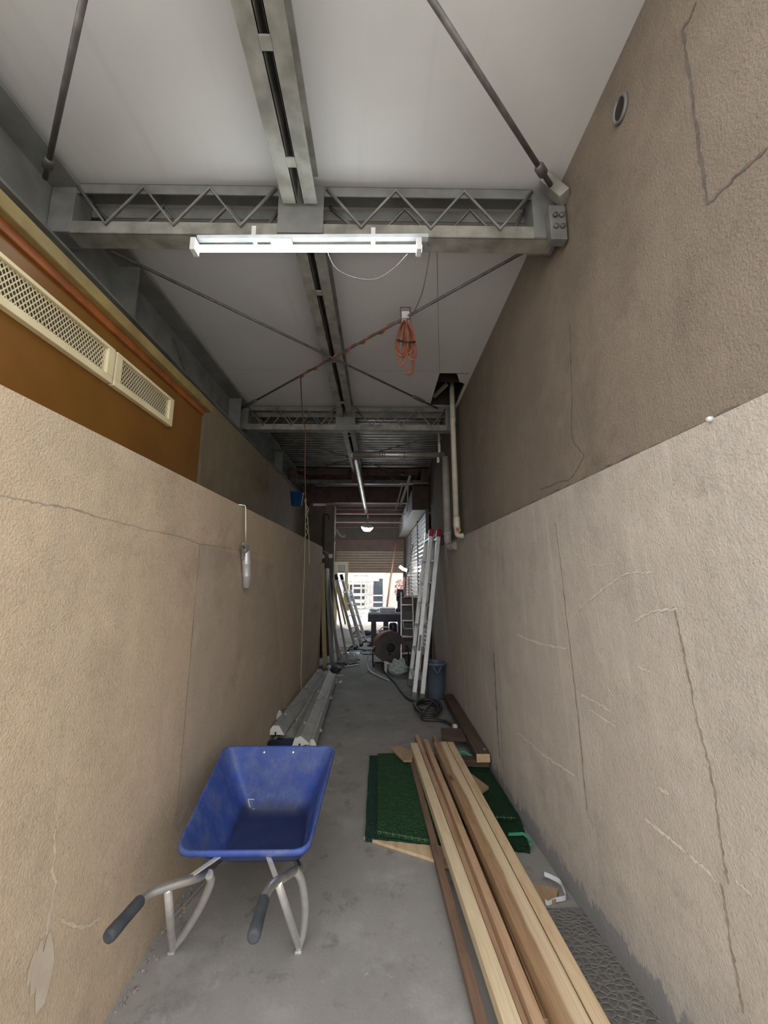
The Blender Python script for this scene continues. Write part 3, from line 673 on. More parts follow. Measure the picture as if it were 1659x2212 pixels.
tag(b.build('hanging_rope', 'rope'), 'pale yellow rope hanging down beside the left wall to the old light fittings', 'rope')

# ------------------------------------------------------------------ cable loop on the left beam, wires
c = Vector((-1.661,1.950,3.256))
b = MB(); b.tube([c+Vector((.05*math.cos(a), 0, .09*math.sin(a))) for a in [2*math.pi*k/20 for k in range(20)]], .005, 6, closed=True)
b.tube(smoothpts([c+Vector((0, 0, .10)), c+Vector((.01, 0, -.02)), c+Vector((.0, .01, -.16)), c+Vector((.01, .02, -.26))]), .006, 6)
b.tube(smoothpts([c+Vector((.0, 0, .10)), c+Vector((-.06, .0, .11)), c+Vector((-.13, .02, .10))]), .006, 6)
tag(b.build('cable_loop', 'cable_black'), 'dark looped cable hanging at the left end of the nearest girder', 'cable')

# ------------------------------------------------------------------ vents on the fascia
def vent(y0, y1, label):
    z0, z1 = 2.325, 2.485; r = thing('vent_grille', label, 'vent', (-1.2, (y0+y1)/2, z0), 'mesh vents on the brown fascia')
    f = .030
    b = MB(); b.box((-1.199, y0, z0), (-1.172, y1, z0+f), .003); b.box((-1.199, y0, z1-f*.5), (-1.172, y1, z1), .003)
    b.box((-1.199, y0, z0+f), (-1.172, y0+.04, z1-f*.5), .002); b.box((-1.199, y1-.04, z0+f), (-1.172, y1, z1-f*.5), .002); b.build('frame', 'cream', r)
    b = MB(); b.quad((-1.197, y0+.03, z0+.01), (-1.197, y1-.03, z0+.01), (-1.197, y1-.03, z1-.01), (-1.197, y0+.03, z1-.01)); b.build('back_panel', 'cream_dark', r)
    b = MB(); ya, yb, za, zb = y0+.04, y1-.04, z0+f, z1-f*.5; h = zb-za; step = .017; dy = h*.62
    y = ya-dy
    while y < yb:
        for s in (0, 1):
            p, q = ((y, za), (y+dy, zb)) if s == 0 else ((y, zb), (y+dy, za))
            # clip to the opening
            def cl(p, q):
                (u0, v0), (u1, v1) = p, q
                if u0 < ya: v0 += (v1-v0)*(ya-u0)/(u1-u0); u0 = ya
                if u1 > yb: v1 = v0+(v1-v0)*(yb-u0)/(u1-u0); u1 = yb
                return (u0, v0), (u1, v1)
            if q[0] <= ya or p[0] >= yb: continue
            p, q = cl(p, q)
            if abs(q[0]-p[0]) < .002: continue
            xx = -1.186+.002*s; d = Vector((0, q[0]-p[0], q[1]-p[1])).normalized(); n = Vector((0, -d.z, d.y))*.0021
            A, B = Vector((xx, p[0], p[1])), Vector((xx, q[0], q[1]))
            b.quad(A-n, B-n, B+n, A+n)
        y += step
    b.build('mesh', 'cream', r, fixn=False); return r
vent(.66, 1.600, 'longer cream mesh vent at the street end of the brown fascia')
vent(1.612, 2.10, 'shorter cream mesh vent farther along the brown fascia')

# ================================================================== PIPES
r = thing('downpipe', 'cream drain pipe rising from the right wall into the ceiling hole', 'pipe', (.80, 3.97, 1.88))
b = MB(); b.tube([(.79, 3.97, 3.62), (.79, 3.97, 3.2), (.797, 3.96, 2.02)], .029, 16); b.tube([(.79, 3.97, 3.185), (.79, 3.97, 3.155)], .032, 16); b.build('pipe', 'pipe_cream', r)
b = MB(); b.tube([(.797, 3.955, 2.10), (.798, 3.955, 2.08), (.799, 3.955, 2.0), (.80, 3.955, 1.96)], [.031, .034, .034, .03], 14)
b.tube(smoothpts([(.80, 3.955, 2.0), (.80, 3.955, 1.93), (.815, 3.95, 1.905), (.865, 3.94, 1.90)], 4), .027, 14); b.build('elbow', 'pipe_cream', r)
b = MB(); b.lathe([(.030, 0), (.030, .05), (.022, .05), (.021, .01)], (.80, 3.955, 1.955), (-.1, -1, .05), 16); b.build('branch_socket', 'pipe_cream', r)
b = MB(); b.lathe([(.021, 0), (.021, .003)], (.7955, 3.908, 1.957), (-.1, -1, .05), 16); b.build('plug', 'rust', r)
b = MB(); b.tube([(.818, 3.945, 3.12), (.822, 3.94, 2.1)], .004, 6); b.build('cable', 'cable_black', r)
r = thing('waste_pipe', 'grey waste pipe behind the cream one, bending into the right wall', 'pipe', (.80, 4.6, 1.85))
b = MB(); b.tube([(.81, 4.6, 2.94), (.81, 4.59, 2.5), (.812, 4.57, 2.0)], .043, 16)
b.tube(smoothpts([(.812, 4.57, 2.0), (.812, 4.56, 1.90), (.825, 4.52, 1.84), (.84, 4.42, 1.83), (.86, 4.34, 1.83)], 5), .043, 16); b.build('pipe', 'pipe_grey', r)
b = MB(); b.tube([(.812, 4.57, 2.02), (.812, 4.57, 1.97)], .047, 16); b.build('collar', 'pipe_grey', r)
r = thing('spiral_duct', 'galvanised duct crossing under the deck then running towards the far lamp', 'duct', (-.31, 4.6, 2.9))
b = MB(); b.tube([(-.33, 4.6, 2.965), (.2, 4.6, 2.965), (.80, 4.6, 2.968)], .042, 16); b.build('cross_run', 'duct', r)
for x in (.0, .03, .055, .30, .74):
    b = MB(); b.tube([(x, 4.6, 2.965), (x+.008, 4.6, 2.965)], .0455, 16); b.build('joint_band', 'rod', r)
b = MB(); P = [(-.31, 4.62+.1*k, 2.965) for k in range(44)]; b.tube(P, [.044 if k % 2 else .0425 for k in range(44)], 14); b.build('long_run', 'duct', r)
b = MB(); b.box((.715, 4.545, 2.985), (.745, 4.56, 3.10), .002); b.box((.722, 4.55, 3.08), (.738, 4.62, ZC+.01)); b.build('hanger', 'alu', r)
b = MB(); b.box((.70, 4.55, 2.86), (.73, 4.58, 2.925), .004); b.build('clip', 'alu', r)

# ------------------------------------------------------------------ marks and sockets on the right wall
p = Vector((0.892,1.167,3.207))
r = thing('conduit_box', 'small dark conduit outlet high on the right wall', 'outlet box', p)
b = MB(); b.tube([p+Vector((-.006, .035*math.cos(a), .045*math.sin(a))) for a in [2*math.pi*k/20 for k in range(20)]], .007, 8, closed=True); b.build('rim', 'steel_grey', r)
b = MB(); b.lathe([(.033, 0), (.033, .004)], p+Vector((-.004, 0, 0)), (-1, 0, 0), 20); b.build('opening', 'dark_cavity', r)
p = Vector((0.868,0.952,1.905))
b = MB(); b.lathe([(.008, 0), (.007, .008), (.004, .012)], p, (-1, 0, 0), 10); tag(b.build('wall_plug', 'white_enamel'), 'tiny white plug in the ledge band of the right wall', 'wall plug')

# ------------------------------------------------------------------ foam gun hung on the left wall
g0 = Vector((-0.890,2.602,1.696))
r = thing('foam_gun', 'silver foam applicator gun hung by its long rod from the left ledge', 'tool', g0+Vector((0, 0, -.3)))
b = MB(); hk = Vector((-0.905,2.594,1.942)); b.tube([Vector((-.96, hk.y-.03, LEDGE_L+.006)), Vector((-.925, hk.y-.01, LEDGE_L+.006)), Vector((-.908, hk.y, LEDGE_L+.004)), Vector((-.904, hk.y+.004, LEDGE_L-.012)), lerp((-.904, hk.y+.004, LEDGE_L-.012), g0, .5), g0], .0042, 8); b.build('rod', 'chrome', r)
ba = Vector((-0.890,2.609,1.659)); bb = Vector((-0.900,2.699,1.420))
b = MB(); b.lathe([(.020, 0), (.026, .004), (.026, .075), (.0275, .08), (.0275, .088), (.026, .093), (.026, .16), (.0275, .165), (.0275, .173), (.026, .178), (.026, (ba-bb).length-.004), (.022, (ba-bb).length)], ba, (bb-ba), 20); b.build('barrel', 'alu', r)
b = MB(); b.box(g0+Vector((-.016, -.03, -.05)), g0+Vector((.016, .025, .0)), .006); b.rbox(g0+Vector((0, -.02, -.02)), g0+Vector((.01, -.085, .005)), .016, .02, bev=.004)
b.rbox(g0+Vector((.0, -.02, -.04)), g0+Vector((.01, -.075, -.095)), .016, .016, bev=.004); b.build('trigger_handle', 'steel_grey', r)

# ================================================================== WHEELBARROW
def rr(c4, rad, n=7):
    c4 = [Vector(c) for c in c4]; out = []
    for i in range(4):
        p, a, c = c4[i], c4[i-1], c4[(i+1) % 4]
        s = p+(a-p).normalized()*rad; e = p+(c-p).normalized()*rad
        for k in range(n+1):
            t = k/n; out.append(s*(1-t)**2+p*2*t*(1-t)+e*t*t)
    return out
NL, NR, FR, FL = Vector((-0.735,1.581,0.510)), Vector((-0.250,1.583,0.510)), Vector((-0.238,2.365,0.550)), Vector((-0.865,2.369,0.550))
nl, nr_, fr, fl = Vector((-.665, 1.925, .275)), Vector((-.335, 1.925, .275)), Vector((-0.392,2.262,0.270)), Vector((-0.690,2.265,0.270))
cen = (NL+NR+FR+FL)/4
r = thing('wheelbarrow', 'blue plastic wheelbarrow with chrome tube frame standing by the left wall', 'wheelbarrow', (-.57, 1.84, 0))
def scale4(c4, k, dz): 
    m = sum(c4, Vector())/4
    return [m+(c-m)*k+Vector((0, 0, dz)) for c in c4]
rim4 = [NL, NR, FR, FL]; bot4 = [nl, nr_, fr, fl]
mid4 = [lerp(bq, rq, .10)+Vector((0, 0, -.012)) for bq, rq in zip(bot4, rim4)]
loops = [rr(scale4(bot4, .75, 0), .05), rr(scale4(bot4, .93, .002), .05), rr([lerp(x, y, .09)+Vector((0, 0, .004)) for x, y in zip(bot4, rim4)], .055),
         rr([lerp(x, y, .5) for x, y in zip(bot4, rim4)], .06), rr(scale4(rim4, .962, .002), .062), rr(scale4(rim4, .978, .008), .064), rr(scale4(rim4, .992, .007), .066), rr(rim4, .066), rr(scale4(rim4, 1.0, -.010), .066), rr(scale4(rim4, .988, -.011), .066), rr(scale4(rim4, .972, -.004), .064),
         rr([lerp(x, y, .5)+(lerp(x, y, .5)-cen).normalized()*.006+Vector((0, 0, -.005)) for x, y in zip(bot4, rim4)], .06), rr(scale4(bot4, 1.02, -.008), .05), rr(scale4(bot4, .7, -.01), .05)]
b = MB(); rings = [[b.bm.verts.new(p) for p in L] for L in loops]
for A, B in zip(rings, rings[1:]):
    n = len(A)
    for k in range(n):
        f = b.face([A[k], A[(k+1) % n], B[(k+1) % n], B[k]]); f.smooth = True
b.face(rings[0]); b.face(rings[-1][::-1])
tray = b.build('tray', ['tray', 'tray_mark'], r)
# pale square scuff on the inside of the front wall
fw0 = lerp(fl, FL, .09); n_ = (FL-fl).cross(FR-FL).normalized()
if n_.y > 0: n_ = -n_
def onfw(u, v): return lerp(lerp(fl, fr, u), lerp(FL, FR, u), v)
b = MB(); b.ribbon([onfw(.10, .20), onfw(.10, .06)], .005, n_, 0, .006); b.ribbon([onfw(.10, .20), onfw(.19, .20)], .005, n_, 0, .006); b.ribbon([onfw(.10, .06), onfw(.17, .06)], .005, n_, 0, .006)
b.build('scuff_mark', 'tray_mark', tray, fixn=False)
for u in (.36, .63):
    p = onfw(u, .91); b = MB(); b.lathe([(.011, 0), (.011, .003), (.007, .008), (.003, .010)], p+n_*.004, n_, 12); b.build('bolt', 'chrome', r)
tr_ = .0138
# frame tubes: handle to wheel
hR = [(-.348, 1.275, .50), (-.356, 1.40, .50), (-.348, 1.475, .487), (-.328, 1.56, .450), (-.312, 1.66, .405), (-.33, 1.88, .268), (-.43, 2.12, .215), (-.50, 2.52, .165)]
hL = [(-.752, 1.280, .50), (-.738, 1.40, .50), (-.700, 1.455, .492), (-.625, 1.545, .462), (-.640, 1.66, .405), (-.70, 1.88, .27), (-.66, 2.12, .215), (-.60, 2.52, .165)]
for nm, P in (('right', hR), ('left', hL)):
    b = MB(); b.tube(smoothpts(P, 5), tr_, 14); h = b.build('handle_tube', 'handle_dark_chrome', r)
    g = [Vector(P[0]), Vector(P[0]).lerp(Vector(P[1]), .95)]; d = (g[1]-g[0]).normalized()
    b = MB(); b.tube([g[0]-d*.012, g[0]-d*.008, g[0], g[0]+d*.03, g[0]+d*.034, g[1]-d*.004, g[1]], [.012, .0175, .0195, .019, .018, .018, .0165], 16); b.build('grip', 'black_rubber', h)
fL, fR = (-.827, 1.838, .014), (-.319, 1.837, .014)
for foot, a, c in ((fL, (-.690, 1.465, .485), (-.610, 1.60, .435)), (fR, (-.338, 1.505, .470), (-.312, 1.66, .405))):
    foot, a, c = Vector(foot), Vector(a), Vector(c)
    b = MB(); b.tube([a, lerp(a, foot, .5), lerp(a, foot, .97), foot], [.0125, .0135, .0135, .012], 12); b.build('leg', 'chrome', r)
    k = lerp(c, foot, .08)+Vector((.012 if foot is fR else 0, .0, .0))
    b = MB(); b.tube(smoothpts([c, lerp(c, foot, .12)+Vector((.02, .01, -.005)), lerp(c, foot, .5)+Vector((.028, .02, 0)), lerp(c, foot, .82)+Vector((.018, .012, 0)), foot], 5), .0145, 12); b.build('leg', 'chrome', r)
    b = MB(); b.box(foot+Vector((-.013, -.014, -.014)), foot+Vector((.013, .014, -.004)), .002); b.build('foot', 'alu', r)
for a, c in (((-.665, 1.50, .475), (-.56, 1.60, .502)), ((-.352, 1.53, .470), (-.405, 1.60, .502))):
    b = MB(); b.rbox(a, c, .016, .004); b.build('brace_strap', 'chrome', r)
b = MB(); b.tube([(-.66, 2.12, .215), (-.43, 2.12, .215)], .012, 10); b.build('cross_tube', 'chrome', r)
b = MB(); b.lathe([(.03, -.035), (.10, -.03), (.10, .03), (.03, .035)], (-.55, 2.52, .165), (1, 0, 0), 24); wh = b.build('wheel', 'steel_grey', r)
b = MB(); b.tube([(-.55, 2.52+.128*math.cos(a), .165+.128*math.sin(a)) for a in [2*math.pi*k/28 for k in range(28)]], .037, 12, closed=True); b.build('tyre', 'black_rubber', wh)
b = MB(); b.tube([(-.62, 2.52, .165), (-.48, 2.52, .165)], .009, 8); b.build('axle', 'chrome', wh)

# ================================================================== TIMBER
def board(name, label, cat, a, c, w_, h_, mat, group=None, roll=0, bev=.003, endmat=None):
    """a, c: centre of the two ends; local Y runs along the board"""
    a, c = Vector(a), Vector(c); d = c-a; L = d.length; d.normalize(); x = d.cross(Vector((0, 0, 1))).normalized(); z = x.cross(d)
    R = Matrix((x, d, z)).transposed()
    if roll: R = R @ Matrix.Rotation(roll, 3, 'Y')
    b = MB(); b.box((-w_/2, 0, -h_/2), (w_/2, L, h_/2), bev)
    o = b.build(name, [mat] + ([endmat] if endmat else []))
    if endmat:
        for f in o.data.polygons:
            if abs(f.normal.y) > .9: f.material_index = 1
    o.matrix_world = Matrix.Translation(a) @ R.to_4x4()
    return tag(o, label, cat, group)
GT = 'sawn timbers stacked on the floor'
board('timber', 'thin dark board lowest on the street side of the stack, next to bare floor', 'timber', (0.417, -0.300, 0.046), (0.261, 3.478, 0.046), 0.039, 0.032, 'timber_dark', GT, endmat='timber_end')
board('timber', 'bright cream timber second in the stack, beside the thin dark board', 'timber', (0.525, -0.200, 0.095), (0.296, 3.505, 0.095), 0.058, 0.050, 'timber_cream', GT, endmat='timber_end')
board('timber', 'narrow pinkish timber reaching farthest, just right of the cream one', 'timber', (0.587, -0.250, 0.062), (0.344, 3.770, 0.062), 0.035, 0.045, 'timber_pink', GT, endmat='timber_end')
board('timber', 'pinkish brown timber in the middle of the stack', 'timber', (0.580, -0.150, 0.108), (0.400, 3.548, 0.108), 0.038, 0.044, 'timber_pink', GT, endmat='timber_end')
board('timber', 'olive brown timber whose near end stops inside the stack', 'timber', (0.546, 1.475, 0.080), (0.492, 3.700, 0.080), 0.030, 0.050, 'timber_brown', GT, endmat='timber_end')
board('timber', 'widest timber on top, brown on one edge and cream on the other', 'timber', (0.667, -0.100, 0.140), (0.498, 3.399, 0.140), 0.102, 0.060, 'two_tone', GT, endmat='timber_end')
board('timber', 'pale timber on the wall side of the stack with a small knot', 'timber', (0.747, -0.050, 0.140), (0.580, 3.398, 0.140), 0.051, 0.060, 'timber_light', GT, endmat='timber_end')

# dark timber along the right wall
board('timber', 'old dark brown timber with a pale sawn end lying against the right wall', 'timber', (0.813,4.817,0.100), (0.806,3.234,0.115), .105, .062, 'timber_old', None, 0, .004, 'timber_end')
board('timber_block', 'grey brown flat board under the dark timber by the right wall', 'timber', (.56, 3.74, .10), (.86, 3.70, .10), .22, .03, 'timber_old')
board('timber_block', 'dark block under the far ends of the stacked timbers', 'timber', (.40, 3.34, .062), (.86, 3.30, .062), .09, .045, 'timber_old')

# offcuts
def offcut(label, P, z0, t, mat='chip'):
    b = MB(); A = [(p[0], p[1], z0) for p in P]; B = [(p[0], p[1], z0+t) for p in P]
    va = [b.bm.verts.new(p) for p in A]; vb = [b.bm.verts.new(p) for p in B]; n = len(P)
    for k in range(n): b.face([va[k], va[(k+1) % n], vb[(k+1) % n], vb[k]])
    b.face(va[::-1]); b.face(vb)
    return tag(b.build('wood_offcut', mat), label, 'offcut', 'plywood offcuts')
offcut('long pale plywood strip jutting from under the near edge of the green mats', [(-0.082,2.503,0.020), (0.348,2.295,0.020), (0.397,2.236,0.020), (0.387,2.406,0.020), (0.036,2.547,0.020)], .001, .016, 'timber_light')
offcut('narrow plywood strip under the timbers, just below the long pale strip', [(0.330,2.262,0.020), (0.448,2.199,0.020), (0.456,2.235,0.020), (0.350,2.308,0.020)], .018, .014)
offcut('plywood wedge sticking out between the timbers and the dark green turf', [(0.635,3.177,0.070), (0.754,2.906,0.070), (0.695,2.849,0.070), (0.532,2.920,0.070)], .062, .016)
offcut('brown plywood piece on the floor beside the white packing strap', [(0.693,2.172,0.020), (0.864,2.113,0.020), (0.821,2.047,0.020), (0.649,2.048,0.020)], .001, .02)
offcut('small bent plywood piece at the far left end of the thin dark board', [(0.096,3.540,0.080), (0.176,3.585,0.080), (0.287,3.451,0.080), (0.263,3.305,0.080), (0.198,3.306,0.080)], .058, .014)

# green turf mats
def mat(label, P, z0, t, m, fr=0):
    r = thing('turf_mat', label, 'mat', (P[0][0], P[0][1], z0), 'green turf mats on the floor')
    b = MB(); n = len(P); K = []
    for i in range(n):
        a, c = Vector(P[i]), Vector(P[(i+1) % n])
        for k in range(14):
            q = lerp(a, c, k/14); K.append((q.x+random.uniform(-.003, .003), q.y+random.uniform(-.003, .003)))
    va = [b.bm.verts.new((x, y, z0)) for x, y in K]; vb = [b.bm.verts.new((x, y, z0+t)) for x, y in K]
    for k in range(len(K)): b.face([va[k], va[(k+1) % len(K)], vb[(k+1) % len(K)], vb[k]])
    b.face(va[::-1]); b.face(vb); b.build('turf', m, r)
    if fr:
        b = MB(); a, c = Vector(P[0]), Vector(P[1]); nn = int((c-a).length/.035)
        for k in range(nn):
            q = lerp(a, c, (k+.5)/nn); b.box((q.x-.002, q.y-.010, z0+t*.5), (q.x+.002, q.y+.004, z0+t+.004))
        b.rbox(Vector((a.x, a.y-.004, z0+t)), Vector((c.x, c.y-.004, z0+t)), .003, .003); b.build('fringe', 'fringe', r)
    return r
mat('lower dark green turf mat, its left margin showing on the bare floor', [(-0.073,2.487,0.025), (0.280,2.429,0.025), (.50, 2.45, 0), (.48, 3.50, 0), (-0.074,3.502,0.025)], .002, .024, 'turf_dark')
mat('bright green turf mat lying on top, left of the timbers', [(-0.005,2.504,0.045), (0.279,2.423,0.045), (.46, 2.50, 0), (.44, 3.50, 0), (-0.005,3.487,0.045)], .027, .020, 'turf', 1)
mat('deep green turf mat against the right wall, right of the timbers', [(0.579,2.433,0.030), (0.831,2.379,0.030), (0.872,2.631,0.030), (.855, 3.3, 0), (.52, 3.36, 0), (.52, 2.44, 0)], .002, .030, 'turf_deep')
mat('second deep green turf sheet over the right mat with a frayed edge', [(0.659,2.629,0.045), (0.829,2.613,0.045), (.85, 3.15, 0), (.53, 3.2, 0)], .034, .016, 'turf_deep', 1)

def strap(label, P, mat, wd=.013):
    b = MB(); P = smoothpts(P, 6)
    A = [b.bm.verts.new(p) for p in P]; B = [b.bm.verts.new(p+Vector((0, 0, wd))) for p in P]
    C = [b.bm.verts.new(p+Vector((.0015, .0015, 0))) for p in P]; D = [b.bm.verts.new(p+Vector((.0015, .0015, wd))) for p in P]
    for i in range(len(P)-1):
        b.face([A[i], A[i+1], B[i+1], B[i]]); b.face([C[i+1], C[i], D[i], D[i+1]]); b.face([B[i], B[i+1], D[i+1], D[i]])
    return tag(b.build('packing_strap', mat), label, 'packing strap', 'loose packing straps')
strap('green packing strap looped on the floor by the near edge of the right mat', [(0.740,2.462,0.040), (0.799,2.448,0.050), (0.823,2.444,0.050), (0.855,2.408,0.030), (0.814,2.404,0.010), (0.792,2.401,0.005), (0.742,2.419,0.010)], 'strap_green', .016)
strap('green packing strap behind the timbers, near the dark timber', [(0.621,3.366,0.090), (0.677,3.366,0.100), (0.711,3.357,0.090), (0.746,3.348,0.070)], 'strap_green', .016)
strap('white packing strap bent on the floor at the foot of the right wall', [(0.819,2.162,0.040), (0.846,2.141,0.040), (0.872,2.112,0.040), (0.874,2.085,0.030), (0.875,2.063,0.010), (0.823,2.055,0.005), (0.781,2.037,0.005), (0.770,2.041,0.010)], 'strap_white', .02)
strap('tiny white strap end poking up beside the dark timber', [(0.832,3.317,0.140), (0.851,3.293,0.130)], 'strap_white', .012)
b = MB(); b.box((.74, .9, .001), (.965, 2.02, .012), .003); tag(b.build('drain_cover', 'drain'), 'grey checker plate drain cover between the timbers and the right wall', 'drain cover')

b = MB(); rnd = random.Random(11)
for k in range(110):
    y = rnd.uniform(1.55, 2.6); x = XL+.01+abs(rnd.gauss(0, .022)); s = rnd.uniform(.002, .006); m_ = Matrix.Translation((x, y, s*.5)) @ Matrix.Rotation(rnd.uniform(0, 3), 4, Vector((rnd.random(), rnd.random(), rnd.random())))
    b.box((-s, -s*rnd.uniform(.6, 1.6), -s*.5), (s, s, s*.5), 0, 0, m_)
tag(b.build('plaster_crumbs', 'rubble'), 'crumbled plaster bits along the foot of the left wall', 'rubble', kind='stuff')
board('stick', 'thin grey stick lying at the foot of the left wall behind the wheelbarrow leg', 'stick', (-.905, 1.98, .008), (-.84, 2.24, .008), .012, .01, 'plank_grey')
# ================================================================== OLD LIGHT FITTINGS
def fitting(label, a, c, roll, wd=.15, mat='fitting', caps=True):
    r = thing('light_fitting', label, 'light fitting', a, 'dismantled light fittings on the floor')
    a, c = Vector(a), Vector(c); d = (c-a).normalized(); x = d.cross(Vector((0, 0, 1))).normalized(); z = x.cross(d)
    u = z*math.cos(roll)+x*math.sin(roll)
    pr = [(-wd/2, -.035), (wd/2, -.035), (wd*.17, .035), (-wd*.17, .035)]
    b = MB(); b.prism(pr, a, c, u); b.build('body', mat, r)
    if caps:
        for e, s in ((a, -1), (c, 1)):
            q = [(k*1.02, v*1.05) for k, v in pr]; b = MB(); b.prism(q, e+d*s*.001, e+d*s*.005, u); cp = b.build('end_cap', 'fitting_cap', r)
            if s == -1:
                p = e+d*s*.006-u*.02; b = MB(); b.lathe([(.008, 0), (.008, .004)], p, d*s, 10); b.rbox(p+d*s*.002, p+d*s*.002-u*.018, .012, .004); b.build('cable_slot', 'black', cp)
    xx = d.cross(u)
    for t in (.12, .55, .9):
        p = lerp(a, c, t)+u*.035
        b = MB(); b.lathe([(.016, 0), (.016, .02), (.010, .024)], p+xx*wd*.1, u, 10); b.build('lamp_holder', 'fitting', r)
    return r
fitting('dusty light fitting lying closest to the left wall', (-0.879,3.592,0.190), (-0.824,5.690,0.170), .0, .15)
fitting('dusty light fitting in the middle of the pile, tilted to the left', (-0.643,3.407,0.170), (-0.698,5.612,0.170), -.30, .15)
fitting('dusty light fitting on the aisle side of the pile, rolled on its edge', (-0.560,3.506,0.110), (-0.621,5.726,0.100), 1.05, .14)
fitting('dark flat light fitting lying low between the two white capped ones', (-0.798,3.703,0.100), (-0.773,5.797,0.120), .0, .20, 'fitting', False)
fitting('lowest light fitting, on the floor under the wall side of the pile', (-0.896,3.749,0.045), (-0.860,5.952,0.045), .0, .15)
fitting('lowest light fitting, on the floor under the middle of the pile', (-0.671,3.689,0.045), (-0.702,5.874,0.045), .0, .15)
b = MB(); b.blob((-.78, 3.55, .065), (.20, .10, .065), 3, .35, 3); tag(b.build('navy_sheet', 'navy_sheet'), 'crumpled navy sheet under the near ends of the light fittings', 'sheet')
def wire(label, P, mat, rad=.004, grp='loose wires on the light fittings', name='loose_wire'):
    b = MB(); b.tube(smoothpts(P), rad, 6); return tag(b.build(name, mat), label, 'wire', grp)
wire('grey flex lying across the middle of the light fittings', [(-0.912,3.980,0.250), (-0.805,4.061,0.250), (-0.747,4.233,0.250), (-0.601,4.202,0.250), (-0.582,4.409,0.230)], 'cable_grey')
wire('stiff pale wire sticking up from the near end of the light fittings', [(-0.947,3.919,0.200), (-0.960,3.859,0.260), (-0.934,3.796,0.320)], 'fitting', .003)
wire('thin wire ends curling onto the floor from the aisle side fitting', [(-0.559,4.844,0.120), (-0.534,4.876,0.080), (-0.514,4.905,0.020)], 'fitting', .003)
b = MB(); c = Vector((-0.939,3.835,0.220)); b.lathe([(.02, -.05), (.032, -.045), (.032, .045), (.02, .05)], c, (.5, 1, .3), 14); tag(b.build('old_lamp', 'white_enamel'), 'whitish old lamp lying at the wall end of the light fittings', 'lamp')
for k, (p, lab) in enumerate((((-1.049,6.340,0.100), 'white globe lamp at the far end of the light fittings, by the left wall'), ((-0.758,6.247,0.100), 'white globe lamp at the far end of the light fittings, by the leaning boards'))):
    r = thing('globe_lamp', lab, 'lamp', p, 'loose globe lamps'); p = Vector(p)
    b = MB(); b.lathe([(.012, -.045), (.016, -.02), (.034, .0), (.036, .02), (.024, .04), (.006, .048)], p, (0, 0, 1), 14); b.build('bulb', 'bulb', r)
    b = MB(); b.lathe([(.02, -.10), (.02, -.045)], p, (0, 0, 1), 12); b.build('base', 'fitting', r)
p = Vector((-0.624,6.133,0.020)); b = MB(); b.tube([p, p+Vector((.10, 0, 0))], .008, 8); tag(b.build('metal_pin', 'alu_white'), 'short bright metal pin on the floor at the far end of the fittings', 'metal pin')
p = Vector((-0.592,5.712,0.030)); r = thing('lamp_socket', 'small white lamp socket on the floor beside the aisle side fitting', 'socket', p)
b = MB(); b.lathe([(.018, -.02), (.02, .02), (.014, .024)], p, (.3, 1, .2), 12); b.build('socket', 'white_enamel', r); b = MB(); b.lathe([(.016, -.02), (.016, .02)], p+Vector((.06, .02, 0)), (1, .2, .6), 12); b.build('cap', 'white_enamel', r)

# ================================================================== LEANING THINGS ON THE LEFT, FAR
def lean(name, label, cat, a, c, w_, h_, mat, group=None, up=(1, 0, 0)):
    b = MB(); b.rbox(a, c, w_, h_, up, .003); return tag(b.build(name, mat), label, cat, group)
GB = 'boards leaning in the left recess'
lean('leaning_board', 'tall board with a yellow edge leaning first in the left recess', 'board', (-.885, 6.75, .0), (-.955, 6.55, 1.70), .05, .07, 'yellow_board', GB)
lean('leaning_sheet', 'wide grey sheet leaning just behind the yellow edged board', 'board', (-.80, 7.0, .0), (-.93, 7.0, 1.62), .40, .03, 'grey_sheet', GB)
lean('leaning_board', 'grey weathered plank leaning beside the wide grey sheet', 'board', (-.70, 7.1, .0), (-.93, 7.1, 1.55), .10, .035, 'plank_grey', GB)
lean('leaning_strip', 'thin pale strip leaning low among the grey planks', 'board', (-.665, 7.3, .0), (-.90, 7.3, .80), .03, .03, 'fitting', GB)
lean('leaning_board', 'broad brown plank leaning in front of the ladders', 'board', (-.51, 6.85, .0), (-.84, 7.15, 1.42), .10, .03, 'plank_grey', GB)
lean('leaning_board', 'yellow painted plank showing between the brown plank and the ladder', 'board', (-.62, 7.45, .60), (-.80, 7.5, 1.30), .08, .03, 'yellow_paint', GB)
lean('leaning_strip', 'short dark plank low at the back of the leaning boards', 'board', (-.75, 6.8, .0), (-.86, 6.8, .75), .08, .03, 'grey_sheet', GB)
def ladder(label, bot, top, half, n, mat, group=None, cap=None, name='ladder', rw=.028, rd=.06, rung_r=.014, feet='black_rubber', capmats=None):
    """bot/top: middle of foot and head; half: half of the width vector"""
    bot, top, half = Vector(bot), Vector(top), Vector(half)
    r = thing(name, label, 'ladder', bot, group); out = half.normalized(); nrm = (top-bot).cross(out)
    for s in (-1, 1):
        b = MB(); b.rbox(bot+half*s+Vector((0, 0, .0))+(top-bot)*.02, top+half*s*.86, rd, rw, out, .003); rl = b.build('rail', mat, r)
        b = MB(); q = bot+half*s; b.rbox(q, q+(top-bot)*.035, rd+.008, rw+.008, out, .003); b.build('foot', feet, rl)
        if cap:
            q = top+half*s*.86; d = (top-bot).normalized(); b = MB(); b.rbox(q-d*.10, q+d*.02, rd+.010, rw+.012, out, .006); b.build('cap', cap, rl)
    for k in range(n):
        t = (k+.7)/(n+.2); p = lerp(bot, top, t); h = half*(1-.14*t); b = MB(); b.rbox(p-h, p+h, rung_r*2.2, rung_r*1.3, (top-bot), .003); b.build('rung', mat, r)
    return r
GL = 'ladders leaning beyond the left recess'
